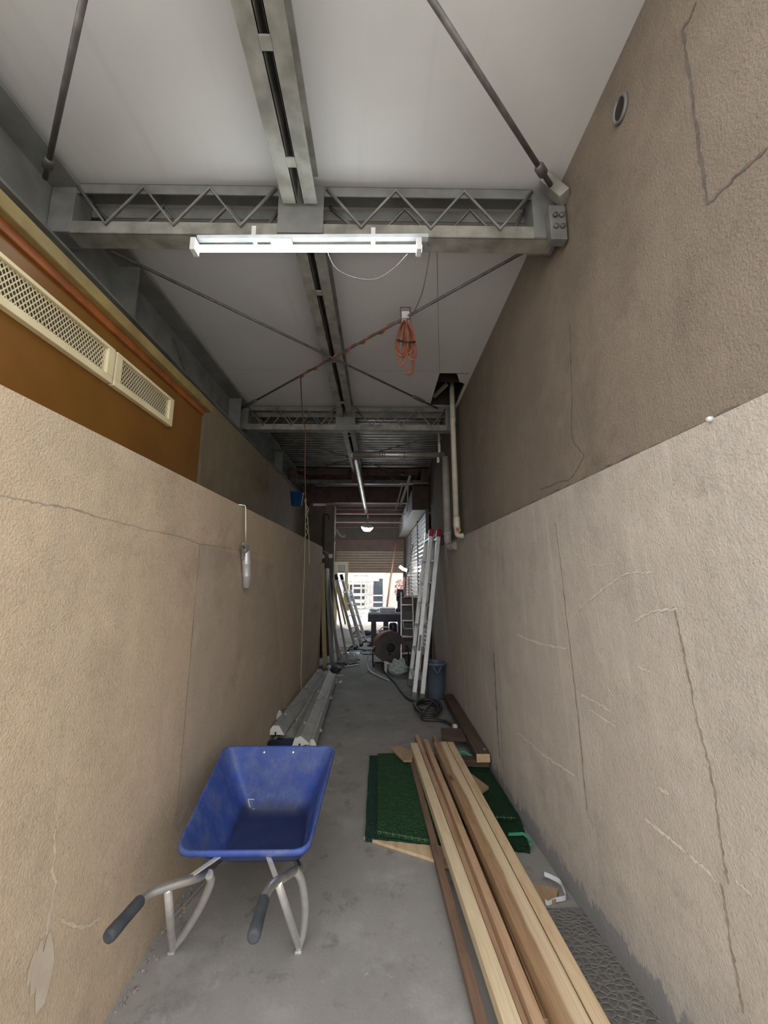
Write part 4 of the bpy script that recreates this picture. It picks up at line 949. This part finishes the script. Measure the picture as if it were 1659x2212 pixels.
r = ladder('aluminium ladder with black head leaning beyond the yellow plank', (-.42, 8.45, 0), (-.88, 8.55, 1.50), (.05, .18, 0), 6, 'alu', GL, 'black')
b = MB(); b.rbox((-.80, 8.30, 1.35), (-.70, 8.30, .98), .02, .006, (1, 0, 0)); b.build('lime_strap', 'lime', r)
ladder('slim aluminium ladder leaning farthest along the left side', (-.33, 9.0, 0), (-.72, 9.35, 1.15), (.04, .14, 0), 5, 'alu', GL)
# floor bits there
b = MB(); b.blob((-.53, 7.05, .085), (.16, .15, .09), 5, .55, 4, freq=3.5); tag(b.build('foil_bag', 'foil'), 'crumpled silver foil bag on the floor by the leaning planks', 'bag')
b = MB(); b.box((-.50, 7.80, .001), (-.30, 8.02, .004)); tag(b.build('paper_sheet', 'paper'), 'pale paper sheet flat on the floor beyond the foil bag', 'paper')
board('white_stick', 'white flat stick on the floor in front of the foil bag', 'stick', (-0.566,6.736,0.012), (-0.328,6.867,0.020), .03, .012, 'white_enamel')
b = MB(); b.tube(smoothpts([(-0.604,7.996,0.020), (-0.575,8.217,0.060), (-0.488,8.486,0.050), (-0.447,8.445,0.020)]), .022, 8); tag(b.build('black_bracket', 'black'), 'black bent bracket at the foot of the black headed ladder', 'bracket')
b = MB(); b.blob((-.70, 6.42, .04), (.10, .08, .05), 9, .5, 3); tag(b.build('rag', 'black_rubber'), 'dark rag on the floor between the fittings and the foil bag', 'rag')

# column with hoop and spotlights
b = MB(); b.box((-1.10, 7.75, 0), (-.90, 7.98, 2.90), .004); struct(b.build('column', 'plaster_brown'))
b = MB(); b.tube(smoothpts([(-1.12, 7.70, 2.0), (-1.12, 7.70, 2.62), (-1.09, 7.69, 2.69), (-1.03, 7.69, 2.69), (-1.00, 7.69, 2.60)], 5), .014, 8); tag(b.build('cable_hoop', 'cable_black'), 'black cable bent in a hoop on the far left column', 'cable')
r = thing('twin_spotlight', 'pair of small unlit spotlights clipped to the end of the left wall', 'lamp', (-.95, 6.6, 1.86))
for (p, d) in (((-.97, 6.62, 1.86), (.2, -.5, -.6)), ((-.86, 6.75, 1.84), (.4, -.9, -.2))):
    b = MB(); b.lathe([(.018, 0), (.026, .03), (.040, .08), (.036, .082)], p, d, 16); b.build('spot_head', 'white_enamel', r)
b = MB(); b.tube(smoothpts([(-1.05, 6.55, 1.90), (-1.0, 6.58, 1.91), (-.93, 6.68, 1.90), (-.86, 6.75, 1.85)]), .010, 8); b.build('arm', 'fitting', r)
b = MB(); b.tube(smoothpts([(-.90, 8.1, 2.45), (-.86, 8.1, 2.38), (-.80, 8.1, 2.31), (-.74, 8.1, 2.29), (-.715, 8.1, 2.33)]), .024, 10); tag(b.build('white_hose', 'pipe_cream'), 'short curved white hose stub beside the far column', 'hose')
# blue bucket
bc = Vector((-1.212,5.600,2.602)); r = thing('bucket', 'blue bucket hung under the left edge beam', 'bucket', bc)
b = MB(); b.lathe([(.075, -.10), (.098, .10), (.104, .10), (.104, .085), (.09, .09), (.07, -.09)], bc, (0, 0, 1), 24); b.build('body', 'blue_bucket', r)
b = MB(); b.tube([bc+Vector((.10*math.cos(a), 0, .10+.13*math.sin(a))) for a in [math.pi*k/14 for k in range(15)]], .004, 6); b.tube([bc+Vector((0, 0, .23)), Vector((bc.x-.02, bc.y, 2.99)), Vector((-1.44, bc.y, 2.992))], .003, 6); b.build('handle', 'rod', r)

# ================================================================== RIGHT SIDE, FAR
GLD = 'halves of the folded double ladder'
r = thing('double_ladder', 'folded aluminium double ladder with red caps leaning on the right wall', 'ladder', (.47, 5.05, 0))
def half_ladder(r, bot, top, ry, n):
    bot, top = Vector(bot), Vector(top)
    for s, off in ((-1, 0), (1, 1)):
        bo = bot+Vector((0, ry*off, 0)); to = top+Vector((0, ry*off*.82, 0))
        b = MB(); b.rbox(lerp(bo, to, .02), to, .052, .058, (0, 1, 0), .004); rl = b.build('rail', 'alu_white' if off == 0 else 'alu', r)
        b = MB(); b.rbox(bo+Vector((0, 0, .002)), lerp(bo, to, .045), .060, .066, (0, 1, 0), .004); b.build('foot', 'steel_grey', rl)
        if off == 0:
            b = MB(); b.rbox(lerp(bo, to, .962), lerp(bo, to, 1.012), .066, .070, (0, 1, 0), .010); b.build('cap', 'red_plastic', rl)
        else:
            b = MB(); b.rbox(lerp(bo, to, .962), lerp(bo, to, 1.008), .056, .062, (0, 1, 0), .006); b.build('cap', 'alu', rl)
    for k in range(n):
        t = (k+.75)/(n+.1); p, q = lerp(bot, top, t), lerp(bot, top, t)+Vector((0, ry*(1-.18*t), 0))
        b = MB(); b.rbox(p, q, .045, .024, (top-bot), .004); b.build('rung', 'alu_white', r)
half_ladder(r, (.425, 5.02, 0), (.715, 5.30, 2.10), .62, 7)
half_ladder(r, (.515, 4.96, 0), (.812, 5.24, 2.09), .62, 7)
b = MB(); p = lerp((.425, 5.02, 0), (.715, 5.30, 2.10), .36); q = lerp((.425, 5.02, 0), (.715, 5.30, 2.10), .27); b.rbox(p+Vector((0, -.030, 0)), q+Vector((0, -.030, 0)), .03, .004, (0, 1, 0)); b.build('sticker', 'label_grey', r)
# bin behind
bc = Vector((.715, 5.12, 0)); r = thing('storage_bin', 'blue grey round bin on the floor behind the red capped ladder', 'bin', bc)
b = MB(); b.lathe([(.10, 0.0), (.105, .02), (.128, .40), (.138, .40), (.138, .43), (.125, .43), (.122, .40), (.10, .03)], bc, (0, 0, 1), 28); b.build('body', 'bin', r)
b = MB(); b.tube(smoothpts([bc+Vector((-.05, -.128, .40)), bc+Vector((0, -.16, .33)), bc+Vector((.05, -.128, .40))]), .008, 8); b.build('handle', 'bin', r)

# hose coil
P = []
for k in range(100):
    a = k*.2; rx = .135+.02*math.sin(k*.13); P.append((.56+rx*math.cos(a)-.04*(k/100), 4.74+.20*math.sin(a)-.28*(k/100), .02+.035*abs(math.sin(k*.07))+.02*(k//32)))
P2 = smoothpts([P[-1], (.45, 4.35, .03), (.62, 4.30, .02), (.70, 4.22, .03), (.74, 4.05, .04)], 6)
P0 = smoothpts([(.05, 6.9, .02), (.06, 6.5, .02), (.15, 6.1, .015), (.24, 5.7, .015), (.30, 5.3, .015), (.40, 4.95, .02), P[0]], 6)
b = MB(); b.tube(P0+P+P2, .014, 8); tag(b.build('hose', 'cable_black'), 'black hose coiled on the floor in front of the ladder feet', 'hose')
b = MB(); p = Vector((.745, 4.05, .05)); b.lathe([(.022, -.03), (.024, .02), (.012, .03)], p, (.4, -1, .2), 12); b.build('nozzle', 'fitting_cap', bpy.data.objects['hose'])
# drum fan
fc = Vector((.20, 6.85, .30)); ax = Vector((.22, -.97, .06)).normalized()
r = thing('drum_fan', 'orange drum fan on a black stand beside the plastic bag', 'fan', (.20, 6.9, 0))
b = MB(); b.lathe([(.22, .30), (.255, .28), (.262, .02), (.262, 0), (.25, 0), (.245, .03), (.24, .26)], fc, -ax, 32); b.build('shroud', 'fan_orange', r)
b = MB(); b.lathe([(.246, .012), (.246, .016)], fc, -ax, 32)
for k in range(8):
    R_ = .05+.025*k; x = ax.orthogonal().normalized(); y = ax.cross(x); b.tube([fc+ax*.004+x*R_*math.cos(a)+y*R_*math.sin(a) for a in [2*math.pi*q/24 for q in range(24)]], .003, 5, closed=True)
b.build('guard', 'fan_face', r)
b = MB(); b.lathe([(.07, 0), (.07, .012), (.05, .02)], fc+Vector((.0, 0, -.01)), ax, 20); b.lathe([(.028, 0), (.028, .01)], fc+Vector((-.02, 0, -.11))+ax*.005, ax, 12); b.build('hub', 'black', r)
b = MB()
for s in (-1, 1):
    q = fc+Vector((.29*s, .02, 0)); b.tube(smoothpts([q+Vector((-.03*s, 0, 0)), q, q+Vector((.01*s, -.05, -.15)), Vector((q.x, q.y-.12, .012)), Vector((q.x-.02*s, q.y+.16, .012))], 4), .012, 8)
b.tube([(fc.x-.29, fc.y+.18, .012), (fc.x+.27, fc.y+.18, .012)], .012, 8); b.build('stand', 'black', r)
b = MB(); P = smoothpts([fc+Vector((-.27, -.05, .02)), fc+Vector((-.38, -.2, -.12)), fc+Vector((-.36, -.45, -.25)), fc+Vector((-.22, -.7, -.285)), fc+Vector((-.05, -1.0, -.285))]); b.tube(P, .010, 8); tag(b.build('fan_cable', 'alu'), 'pale cable looping from the drum fan onto the floor', 'cable')
# plastic bag
b = MB(); b.blob((.30, 6.28, .085), (.15, .11, .095), 12, .30, 4); b.tube(smoothpts([(.22, 6.26, .13), (.24, 6.25, .22), (.30, 6.25, .19), (.37, 6.26, .23), (.40, 6.27, .14)]), [.02]*24+[.02], 8)
tag(b.build('plastic_bag', 'bag'), 'knotted whitish plastic bag on the floor in front of the drum fan', 'bag')
b = MB(); b.rbox((.09, 6.42, .155), (.24, 6.30, .12), .055, .02, bev=.004); b.box((.09, 6.36, .0), (.13, 6.46, .146)); tag(b.build('white_block', 'white_enamel'), 'white block between the fan and the plastic bag', 'block')
# step ladder
r = thing('step_ladder', 'slim grey step ladder standing in front of the stacked cartons', 'ladder', (.48, 6.95, 0))
for x0, x1 in ((.375, .40), (.60, .60)):
    b = MB(); b.rbox((x0, 6.85, 0), (x1, 7.12, 1.20), .022, .04, (0, 1, 0), .003); rl = b.build('rail', 'alu', r); b = MB(); b.rbox((x0, 6.85, 0), (x0+.001, 6.855, .04), .03, .05, (0, 1, 0), .003); b.build('foot', 'black_rubber', rl)
for k in range(4):
    t = .16+.22*k; b = MB(); y = 6.85+.27*t; b.box((.385, y-.02, 1.2*t-.012), (.60, y+.06, 1.2*t+.012), .003); b.build('step', 'alu', r)
b = MB(); b.tube(smoothpts([(.42, 7.0, .75), (.43, 6.99, .62), (.46, 6.99, .585), (.60, 6.99, .59)], 4), .010, 8); b.build('hoop', 'chrome', r)
GC = 'cartons stacked behind the step ladder'
for k, (lo, hi, m, lab) in enumerate((((.42, 7.18, .0), (.80, 7.50, .36), 'crate', 'grey crate at the bottom of the stack behind the step ladder'),
                                     ((.42, 7.18, .365), (.79, 7.48, .66), 'crate', 'second grey crate in the stack behind the step ladder'),
                                     ((.41, 7.18, .665), (.79, 7.48, .88), 'crate', 'shallow grey carton near the top of the stack behind the step ladder'))):
    r = thing('carton', lab, 'box', lo, GC); b = MB(); b.box(lo, hi, .006); b.build('body', m, r); b = MB(); b.box((lo[0]-.006, lo[1]-.006, hi[2]-.04), (hi[0]+.006, hi[1]+.006, hi[2]-.012), .003); b.build('rim', m, r)
r = thing('carton', 'brown cardboard box topping the stack behind the step ladder', 'box', (.40, 7.16, .89), GC)
b = MB(); b.box((.39, 7.16, .885), (.80, 7.5, 1.09), .004); b.build('body', 'carton', r)
b = MB(); b.rbox((.39, 7.3, 1.092), (.80, 7.3, 1.135), .30, .006); b.build('flap', 'carton', r)
b = MB(); b.box((.60, 6.72, 0.0), (.72, 6.98, .20), .01); tag(b.build('tool_case', 'fan_orange'), 'orange brown case on the floor behind the step ladder foot', 'case')
# engine / compressor behind the fan
r = thing('air_compressor', 'small dark air compressor with chrome parts behind the drum fan', 'machine', (.20, 7.9, 0))
b = MB(); b.lathe([(.02, -.27), (.10, -.24), (.12, -.2), (.12, .2), (.10, .24), (.02, .27)], (.22, 7.9, .22), (1, .2, 0), 20); b.build('tank', 'engine', r)
b = MB(); b.lathe([(.07, 0), (.08, .05), (.08, .20), (.06, .24)], (.28, 7.9, .34), (0, 0, 1), 18); b.build('motor', 'engine', r)
b = MB(); b.tube([(.12+.11*math.cos(a), 7.80, .40+.11*math.sin(a)) for a in [math.pi*k/12 for k in range(13)]], .012, 8); b.build('handle', 'chrome', r)
b = MB(); b.lathe([(.04, 0), (.05, .02), (.05, .06), (.02, .07)], (.08, 7.82, .40), (-.3, -1, .2), 16); b.build('gauge', 'chrome', r)
for x in (.05, .38):
    b = MB(); b.lathe([(.07, -.02), (.07, .02)], (x, 7.75, .07), (1, 0, 0), 18); b.build('wheel', 'black_rubber', r)
# workbench
r = thing('workbench', 'dark workbench with a white top near the roll-up opening', 'workbench', (.18, 8.9, 0))
b = MB(); b.box((-.22, 8.72, .66), (.56, 9.25, .70), .004); b.build('top', 'white_enamel', r)
b = MB(); b.box((-.24, 8.70, .50), (.56, 9.25, .66), .004); b.build('apron', 'bench', r)
for x in (-.17, .10, .42):
    b = MB(); b.box((x, 8.74, 0), (x+.11, 9.2, .50), .004); b.build('leg', 'bench', r)
b = MB(); b.box((-.17, 9.1, 0), (.52, 9.14, .20), .003); b.build('stretcher', 'bench', r)
b = MB(); b.box((.02, 8.74, .702), (.36, 9.1, .79), .006); tag(b.build('foam_box', 'white_enamel'), 'flat white box lying on the workbench beside the dark machine', 'box')
b = MB(); b.blob((-.10, 8.85, .735), (.11, .09, .035), 4, .3, 3); tag(b.build('cloth', 'bag'), 'pale cloth lying on the white workbench top', 'cloth')
r = thing('drill_press', 'dark machine standing at the right end of the workbench', 'machine', (.48, 8.7, .70))
b = MB(); b.lathe([(.10, 0), (.10, .06), (.06, .09), (.06, .22), (.085, .25), (.085, .40), (.05, .46)], (.47, 8.85, .70), (0, 0, 1), 18); b.build('body', 'engine', r)
b = MB(); b.box((.40, 8.74, 1.04), (.54, 8.9, 1.20), .01); b.build('head', 'engine', r)
# cables on the far floor
for k, (P, lab) in enumerate((([(-.45, 8.3, .01), (-.2, 8.15, .01), (.02, 8.05, .01), (.02, 7.85, .01), (-.2, 7.75, .01), (-.36, 7.9, .01), (-.2, 8.2, .01), (.05, 8.3, .01)], 'dark cable in a wide loop on the floor before the workbench'),
                              ([(-.40, 9.2, .01), (-.1, 9.0, .01), (-.25, 8.7, .01), (-.05, 8.5, .01), (.15, 8.2, .01), (.30, 7.6, .01)], 'dark cable snaking from the workbench foot towards the compressor'),
                              ([(-.75, 10.6, .01), (-.55, 10.3, .01), (-.62, 9.9, .02), (-.4, 9.8, .01), (-.15, 9.9, .01), (-.1, 9.6, .01)], 'thin cable on the bright floor left of the workbench'))):
    b = MB(); b.tube(smoothpts(P, 6), .010, 6); tag(b.build('floor_cable', 'cable_black'), lab, 'cable', 'cables on the far floor')
r = thing('power_tool', 'dark power tool with a curved cable on the sunlit floor', 'tool', (-.33, 10.2, 0))
b = MB(); b.blob((-.30, 10.2, .06), (.13, .09, .06), 2, .35, 3); b.build('body', 'engine', r)
b = MB(); b.tube(smoothpts([(-.42, 10.2, .05), (-.52, 10.15, .13), (-.60, 10.1, .10), (-.65, 10.1, .01)]), .014, 8); b.build('cable', 'cable_black', r)

# roller shutter on the right and its housing
r = thing('side_shutter', 'grey slatted roller shutter lining the far right side', 'shutter', (.88, 9.8, 0))
def slats(r, a, c, z0, z1, step, nrm, mat, depth=.02):
    a, c, nrm = Vector(a), Vector(c), Vector(nrm); b = MB(); n = int((z1-z0)/step)
    for k in range(n):
        z = z0+k*step; prof = [(0, 0), (depth, step*.25), (depth, step*.75), (0, step*.95), (0, step)]
        for (u0, v0), (u1, v1) in zip(prof, prof[1:]):
            p = [a+nrm*u0+Vector((0, 0, z+v0-a.z)), c+nrm*u0+Vector((0, 0, z+v0-c.z)), c+nrm*u1+Vector((0, 0, z+v1-c.z)), a+nrm*u1+Vector((0, 0, z+v1-a.z))]; b.quad(*p)
    return b.build('slat_panel', mat, r, fixn=False)
for y0, y1 in ((7.02, 8.55), (8.62, 10.4), (10.47, 12.3)):
    slats(r, (.87, y0, 0), (.87, y1, 0), .02, 2.70, .085, (-1, 0, 0), 'shutter_grey')
for y in (6.98, 8.585, 10.435, 12.34):
    b = MB(); b.box((.84, y-.03, 0), (.90, y+.03, 2.70), .003); b.build('guide_rail', 'rod', r)
r = thing('shutter_housing', 'pale metal shutter housing box along the top of the far right wall', 'shutter box', (.74, 9.6, 2.69))
b = MB(); b.box((.61, 7.0, 2.69), (.90, 12.4, 3.10), .006); b.build('box', 'housing', r); b = MB(); b.box((.60, 6.96, 2.68), (.905, 7.0, 3.12), .003); b.build('end_panel', 'housing_end', r)
# far roll-up shutter
r = thing('street_shutter', 'tan roll-up shutter half open over the bright far opening', 'shutter', (-.32, 12.45, 1.58))
slats(r, (-1.40, 12.46, 1.62), (.78, 12.46, 1.62), 1.62, 2.28, .082, (0, -1, 0), 'shutter', .022)
b = MB(); b.box((-1.40, 12.42, 1.575), (.78, 12.48, 1.625), .004); b.build('bottom_rail', 'shutter', r)
for x in (-1.42, .76):
    b = MB(); b.box((x, 12.42, 0), (x+.05, 12.5, 2.28), .003); b.build('guide_rail', 'rod', r)
# roof members over the far bay
for y, z, lab in ((8.05, 3.0, 'dark red roof beam over the end of the left wall'), (10.6, 3.30, 'dark red roof beam nearer the far shutter')):
    r = thing('roof_beam', lab, 'roof beam', (-.3, y, z), 'dark red roof beams'); b = MB(); b.box((-2.0, y-.005, z+.01), (2.0, y+.005, z+.36)); b.build('web', 'steel_red', r); b = MB(); b.box((-2.0, y-.07, z), (2.0, y+.07, z+.012), .002); b.build('flange', 'steel_red', r)
for y, z, lab in ((9.3, 2.97, 'thin pinkish roof bar nearest, above the work lamp'), (10.2, 2.88, 'thin pinkish roof bar just above the work lamp'), (11.6, 2.92, 'thin pinkish roof bar beyond the work lamp')):
    b = MB(); b.rbox((-1.42, y, z), (.62, y, z), .05, .03, bev=.003); tag(b.build('roof_bar', 'header'), lab, 'roof bar', 'thin bars under the far roof')
# hanging metal lengths by the third girder
GH = 'metal strips hanging by the housing'
for k, (a, c, wd, lab) in enumerate((((.41, 6.55, 3.09), (.28, 6.70, 2.62), .022, 'thin metal strip hanging left of the three by the shutter housing'), ((.53, 6.50, 3.20), (.37, 6.68, 2.72), .045, 'wide metal strip hanging in the middle of the three by the shutter housing'), ((.50, 6.60, 3.09), (.49, 6.70, 2.60), .022, 'thin metal strip hanging right of the three by the shutter housing'))):
    b = MB(); b.rbox(a, c, wd, .012, (0, 1, 0), .002); tag(b.build('hanging_strip', 'fitting'), lab, 'metal strip', GH)
b = MB(); b.tube([(.36, 6.58, 3.085), (.86, 6.58, 3.085)], .012, 8); tag(b.build('hanging_bar', 'fitting'), 'short metal bar the strips hang from under the farthest girder', 'metal bar')

# work lamp and clamp lamp
lc = Vector((-.285, 9.0, 2.60))
r = thing('work_lamp', 'brilliant white work lamp hanging at the end of the long duct', 'lamp', lc)
b = MB(); b.lathe([(.02, -.09), (.08, -.075), (.125, -.02), (.14, .02), (.10, .03)], lc, (0.1, -.35, 1), 20); b.build('lens', 'spot', r)
b = MB(); b.lathe([(.145, .022), (.145, .034), (.06, .09), (.03, .10)], lc, (0.1, -.35, 1), 20); b.build('reflector', 'white_enamel', r)
b = MB(); b.tube([lc+Vector((0, -.02, .09)), lc+Vector((-.01, 0, .22)), (-.31, 8.92, 2.93)], .008, 8); b.build('cord', 'cable_grey', r)
b = MB(); b.box((-.28, 8.8, 2.78), (-.25, 8.84, 2.86), .004); b.build('switch', 'fitting_cap', r)
r = thing('clamp_lamp', 'bright clamp lamp on the dark pole by the side shutter', 'lamp', (.60, 9.9, 1.68))
b = MB(); b.tube([(.52, 9.9, 1.72), (.60, 9.88, 1.66), (.70, 9.86, 1.62)], .035, 12); b.build('tube', 'clamp', r)
b = MB(); b.box((.69, 9.84, 1.58), (.75, 9.9, 1.70), .006); b.build('clamp', 'black', r)
b = MB(); b.tube([(.84, 9.6, 2.25), (.66, 9.75, 1.4), (.50, 9.9, .0)], .014, 8); tag(b.build('pole', 'rod'), 'thin dark pole leaning against the side shutter', 'pole')
b = MB(); b.tube([(.10, 9.7, 0.0), (.30, 10.4, 1.4), (.52, 11.2, 2.62)], .024, 10); tag(b.build('wooden_pole', 'pole_orange'), 'long orange wooden pole leaning beside the workbench', 'pole')
r = thing('window_frame', 'cream timber frame standing at the left of the far opening', 'frame', (-1.2, 12.2, 0))
b = MB()
for lo, hi in (((-1.38, 12.15, 0), (-1.28, 12.22, 1.92)), ((-1.06, 12.15, .9), (-.96, 12.22, 1.92)), ((-1.28, 12.15, 1.80), (-1.06, 12.22, 1.92))): b.box(lo, hi, .004)
b.build('frame', 'cream', r)
b = MB(); b.quad((-1.28, 12.2, 1.62), (-1.06, 12.2, 1.62), (-1.06, 12.2, 1.80), (-1.28, 12.2, 1.80)); b.build('panel', 'housing', r)
board('leaning_board', 'short yellow board standing at the left of the sunlit opening', 'board', (-.98, 12.0, .45), (-1.02, 12.2, 1.25), .16, .03, 'yellow_paint')
b = MB(); b.box((.74, 11.2, .75), (.77, 11.9, 1.45), .002); tag(b.build('red_panel', 'red_sign'), 'red panel hanging inside the far right jamb', 'panel')

# ================================================================== OUTSIDE
r = thing('white_house', 'white house facade across the bright yard', 'house', (-2.0, 18, 0))
b = MB(); b.box((-6.0, 18, 0), (1.15, 18.3, 4.5)); b.build('wall', 'house', r)
for lo, hi in (((-1.36, 17.97, .0), (-.62, 17.99, 1.15)), ((-.36, 17.97, .0), (.20, 17.99, 1.38))):
    b = MB(); b.box(lo, hi); wn = b.build('window', 'glass', r)
    b = MB(); xs2 = (lo[0], (lo[0]+hi[0])/2, hi[0])
    for x in (lo[0], hi[0]): b.box((x-.03, 17.93, lo[2]), (x+.03, 17.97, hi[2]))
    for z in (lo[2]+.05, .60, .30, hi[2]): b.box((lo[0], 17.93, z-.03), (hi[0], 17.97, z+.03))
    b.build('sash', 'white_enamel', wn)
b = MB(); b.box((-1.7, 17.2, 1.25), (.0, 18, 1.34)); b.build('canopy', 'house', r)
r = thing('pink_house', 'pink rendered house wall to the right across the yard', 'house', (1.0, 16.5, 0))
b = MB(); b.box((.28, 16.4, 0), (4.5, 16.7, 1.75)); b.build('wall', 'pink', r)
b = MB(); b.prism([(-2.2, 0), (2.2, 0), (1.9, .28), (-1.2, .55)], (2.4, 16.35, 1.70), (2.4, 16.75, 1.70)); b.build('gable', 'pink', r)
b = MB()
for k in range(260):
    a = random.uniform(0, 2*math.pi); q = random.uniform(0, 1)**.5; c = Vector((.86+.26*q*math.cos(a), 15.6+random.uniform(-.2, .2), .95+.42*q*math.sin(a))); s = random.uniform(.02, .045)
    d1, d2 = Vector((random.gauss(0, 1), random.gauss(0, 1), random.gauss(0, 1))).normalized()*s, Vector((random.gauss(0, 1), random.gauss(0, 1), random.gauss(0, 1))).normalized()*s
    b.quad(c-d1, c+d2, c+d1, c-d2)
r = thing('shrub', 'reddish brown shrub in front of the pink wall', 'shrub', (.86, 15.6, 0)); b.build('foliage', 'bush', r, fixn=False)
b = MB(); b.tube([(.86, 15.6, 0), (.85, 15.6, .6), (.9, 15.6, 1.1)], [.04, .03, .015], 8); b.build('stem', 'plank_grey', r)
r = thing('scaffold_ladder', 'white scaffold ladder tower standing in the bright yard', 'scaffold', (-.65, 14.4, 0))
for x in (-.95, -.65, -.35):
    b = MB(); b.tube([(x, 14.4, 0), (x, 14.4, 1.55)], .024, 8); b.build('upright', 'white_enamel', r)
for k in range(7):
    z = .16+.22*k; b = MB(); b.box((-.95, 14.38, z-.035), (-.35, 14.42, z+.035), .004); b.build('rung', 'white_enamel', r)
b = MB(); b.tube([(-.24, 14.4, 0), (-.24, 14.4, 1.9)], .03, 8); b.build('post', 'alu', r)
b = MB(); b.tube([(-1.4, 14.5, 1.2), (-.2, 14.5, 1.2)], .04, 8); b.build('guard_rail', 'white_enamel', r)
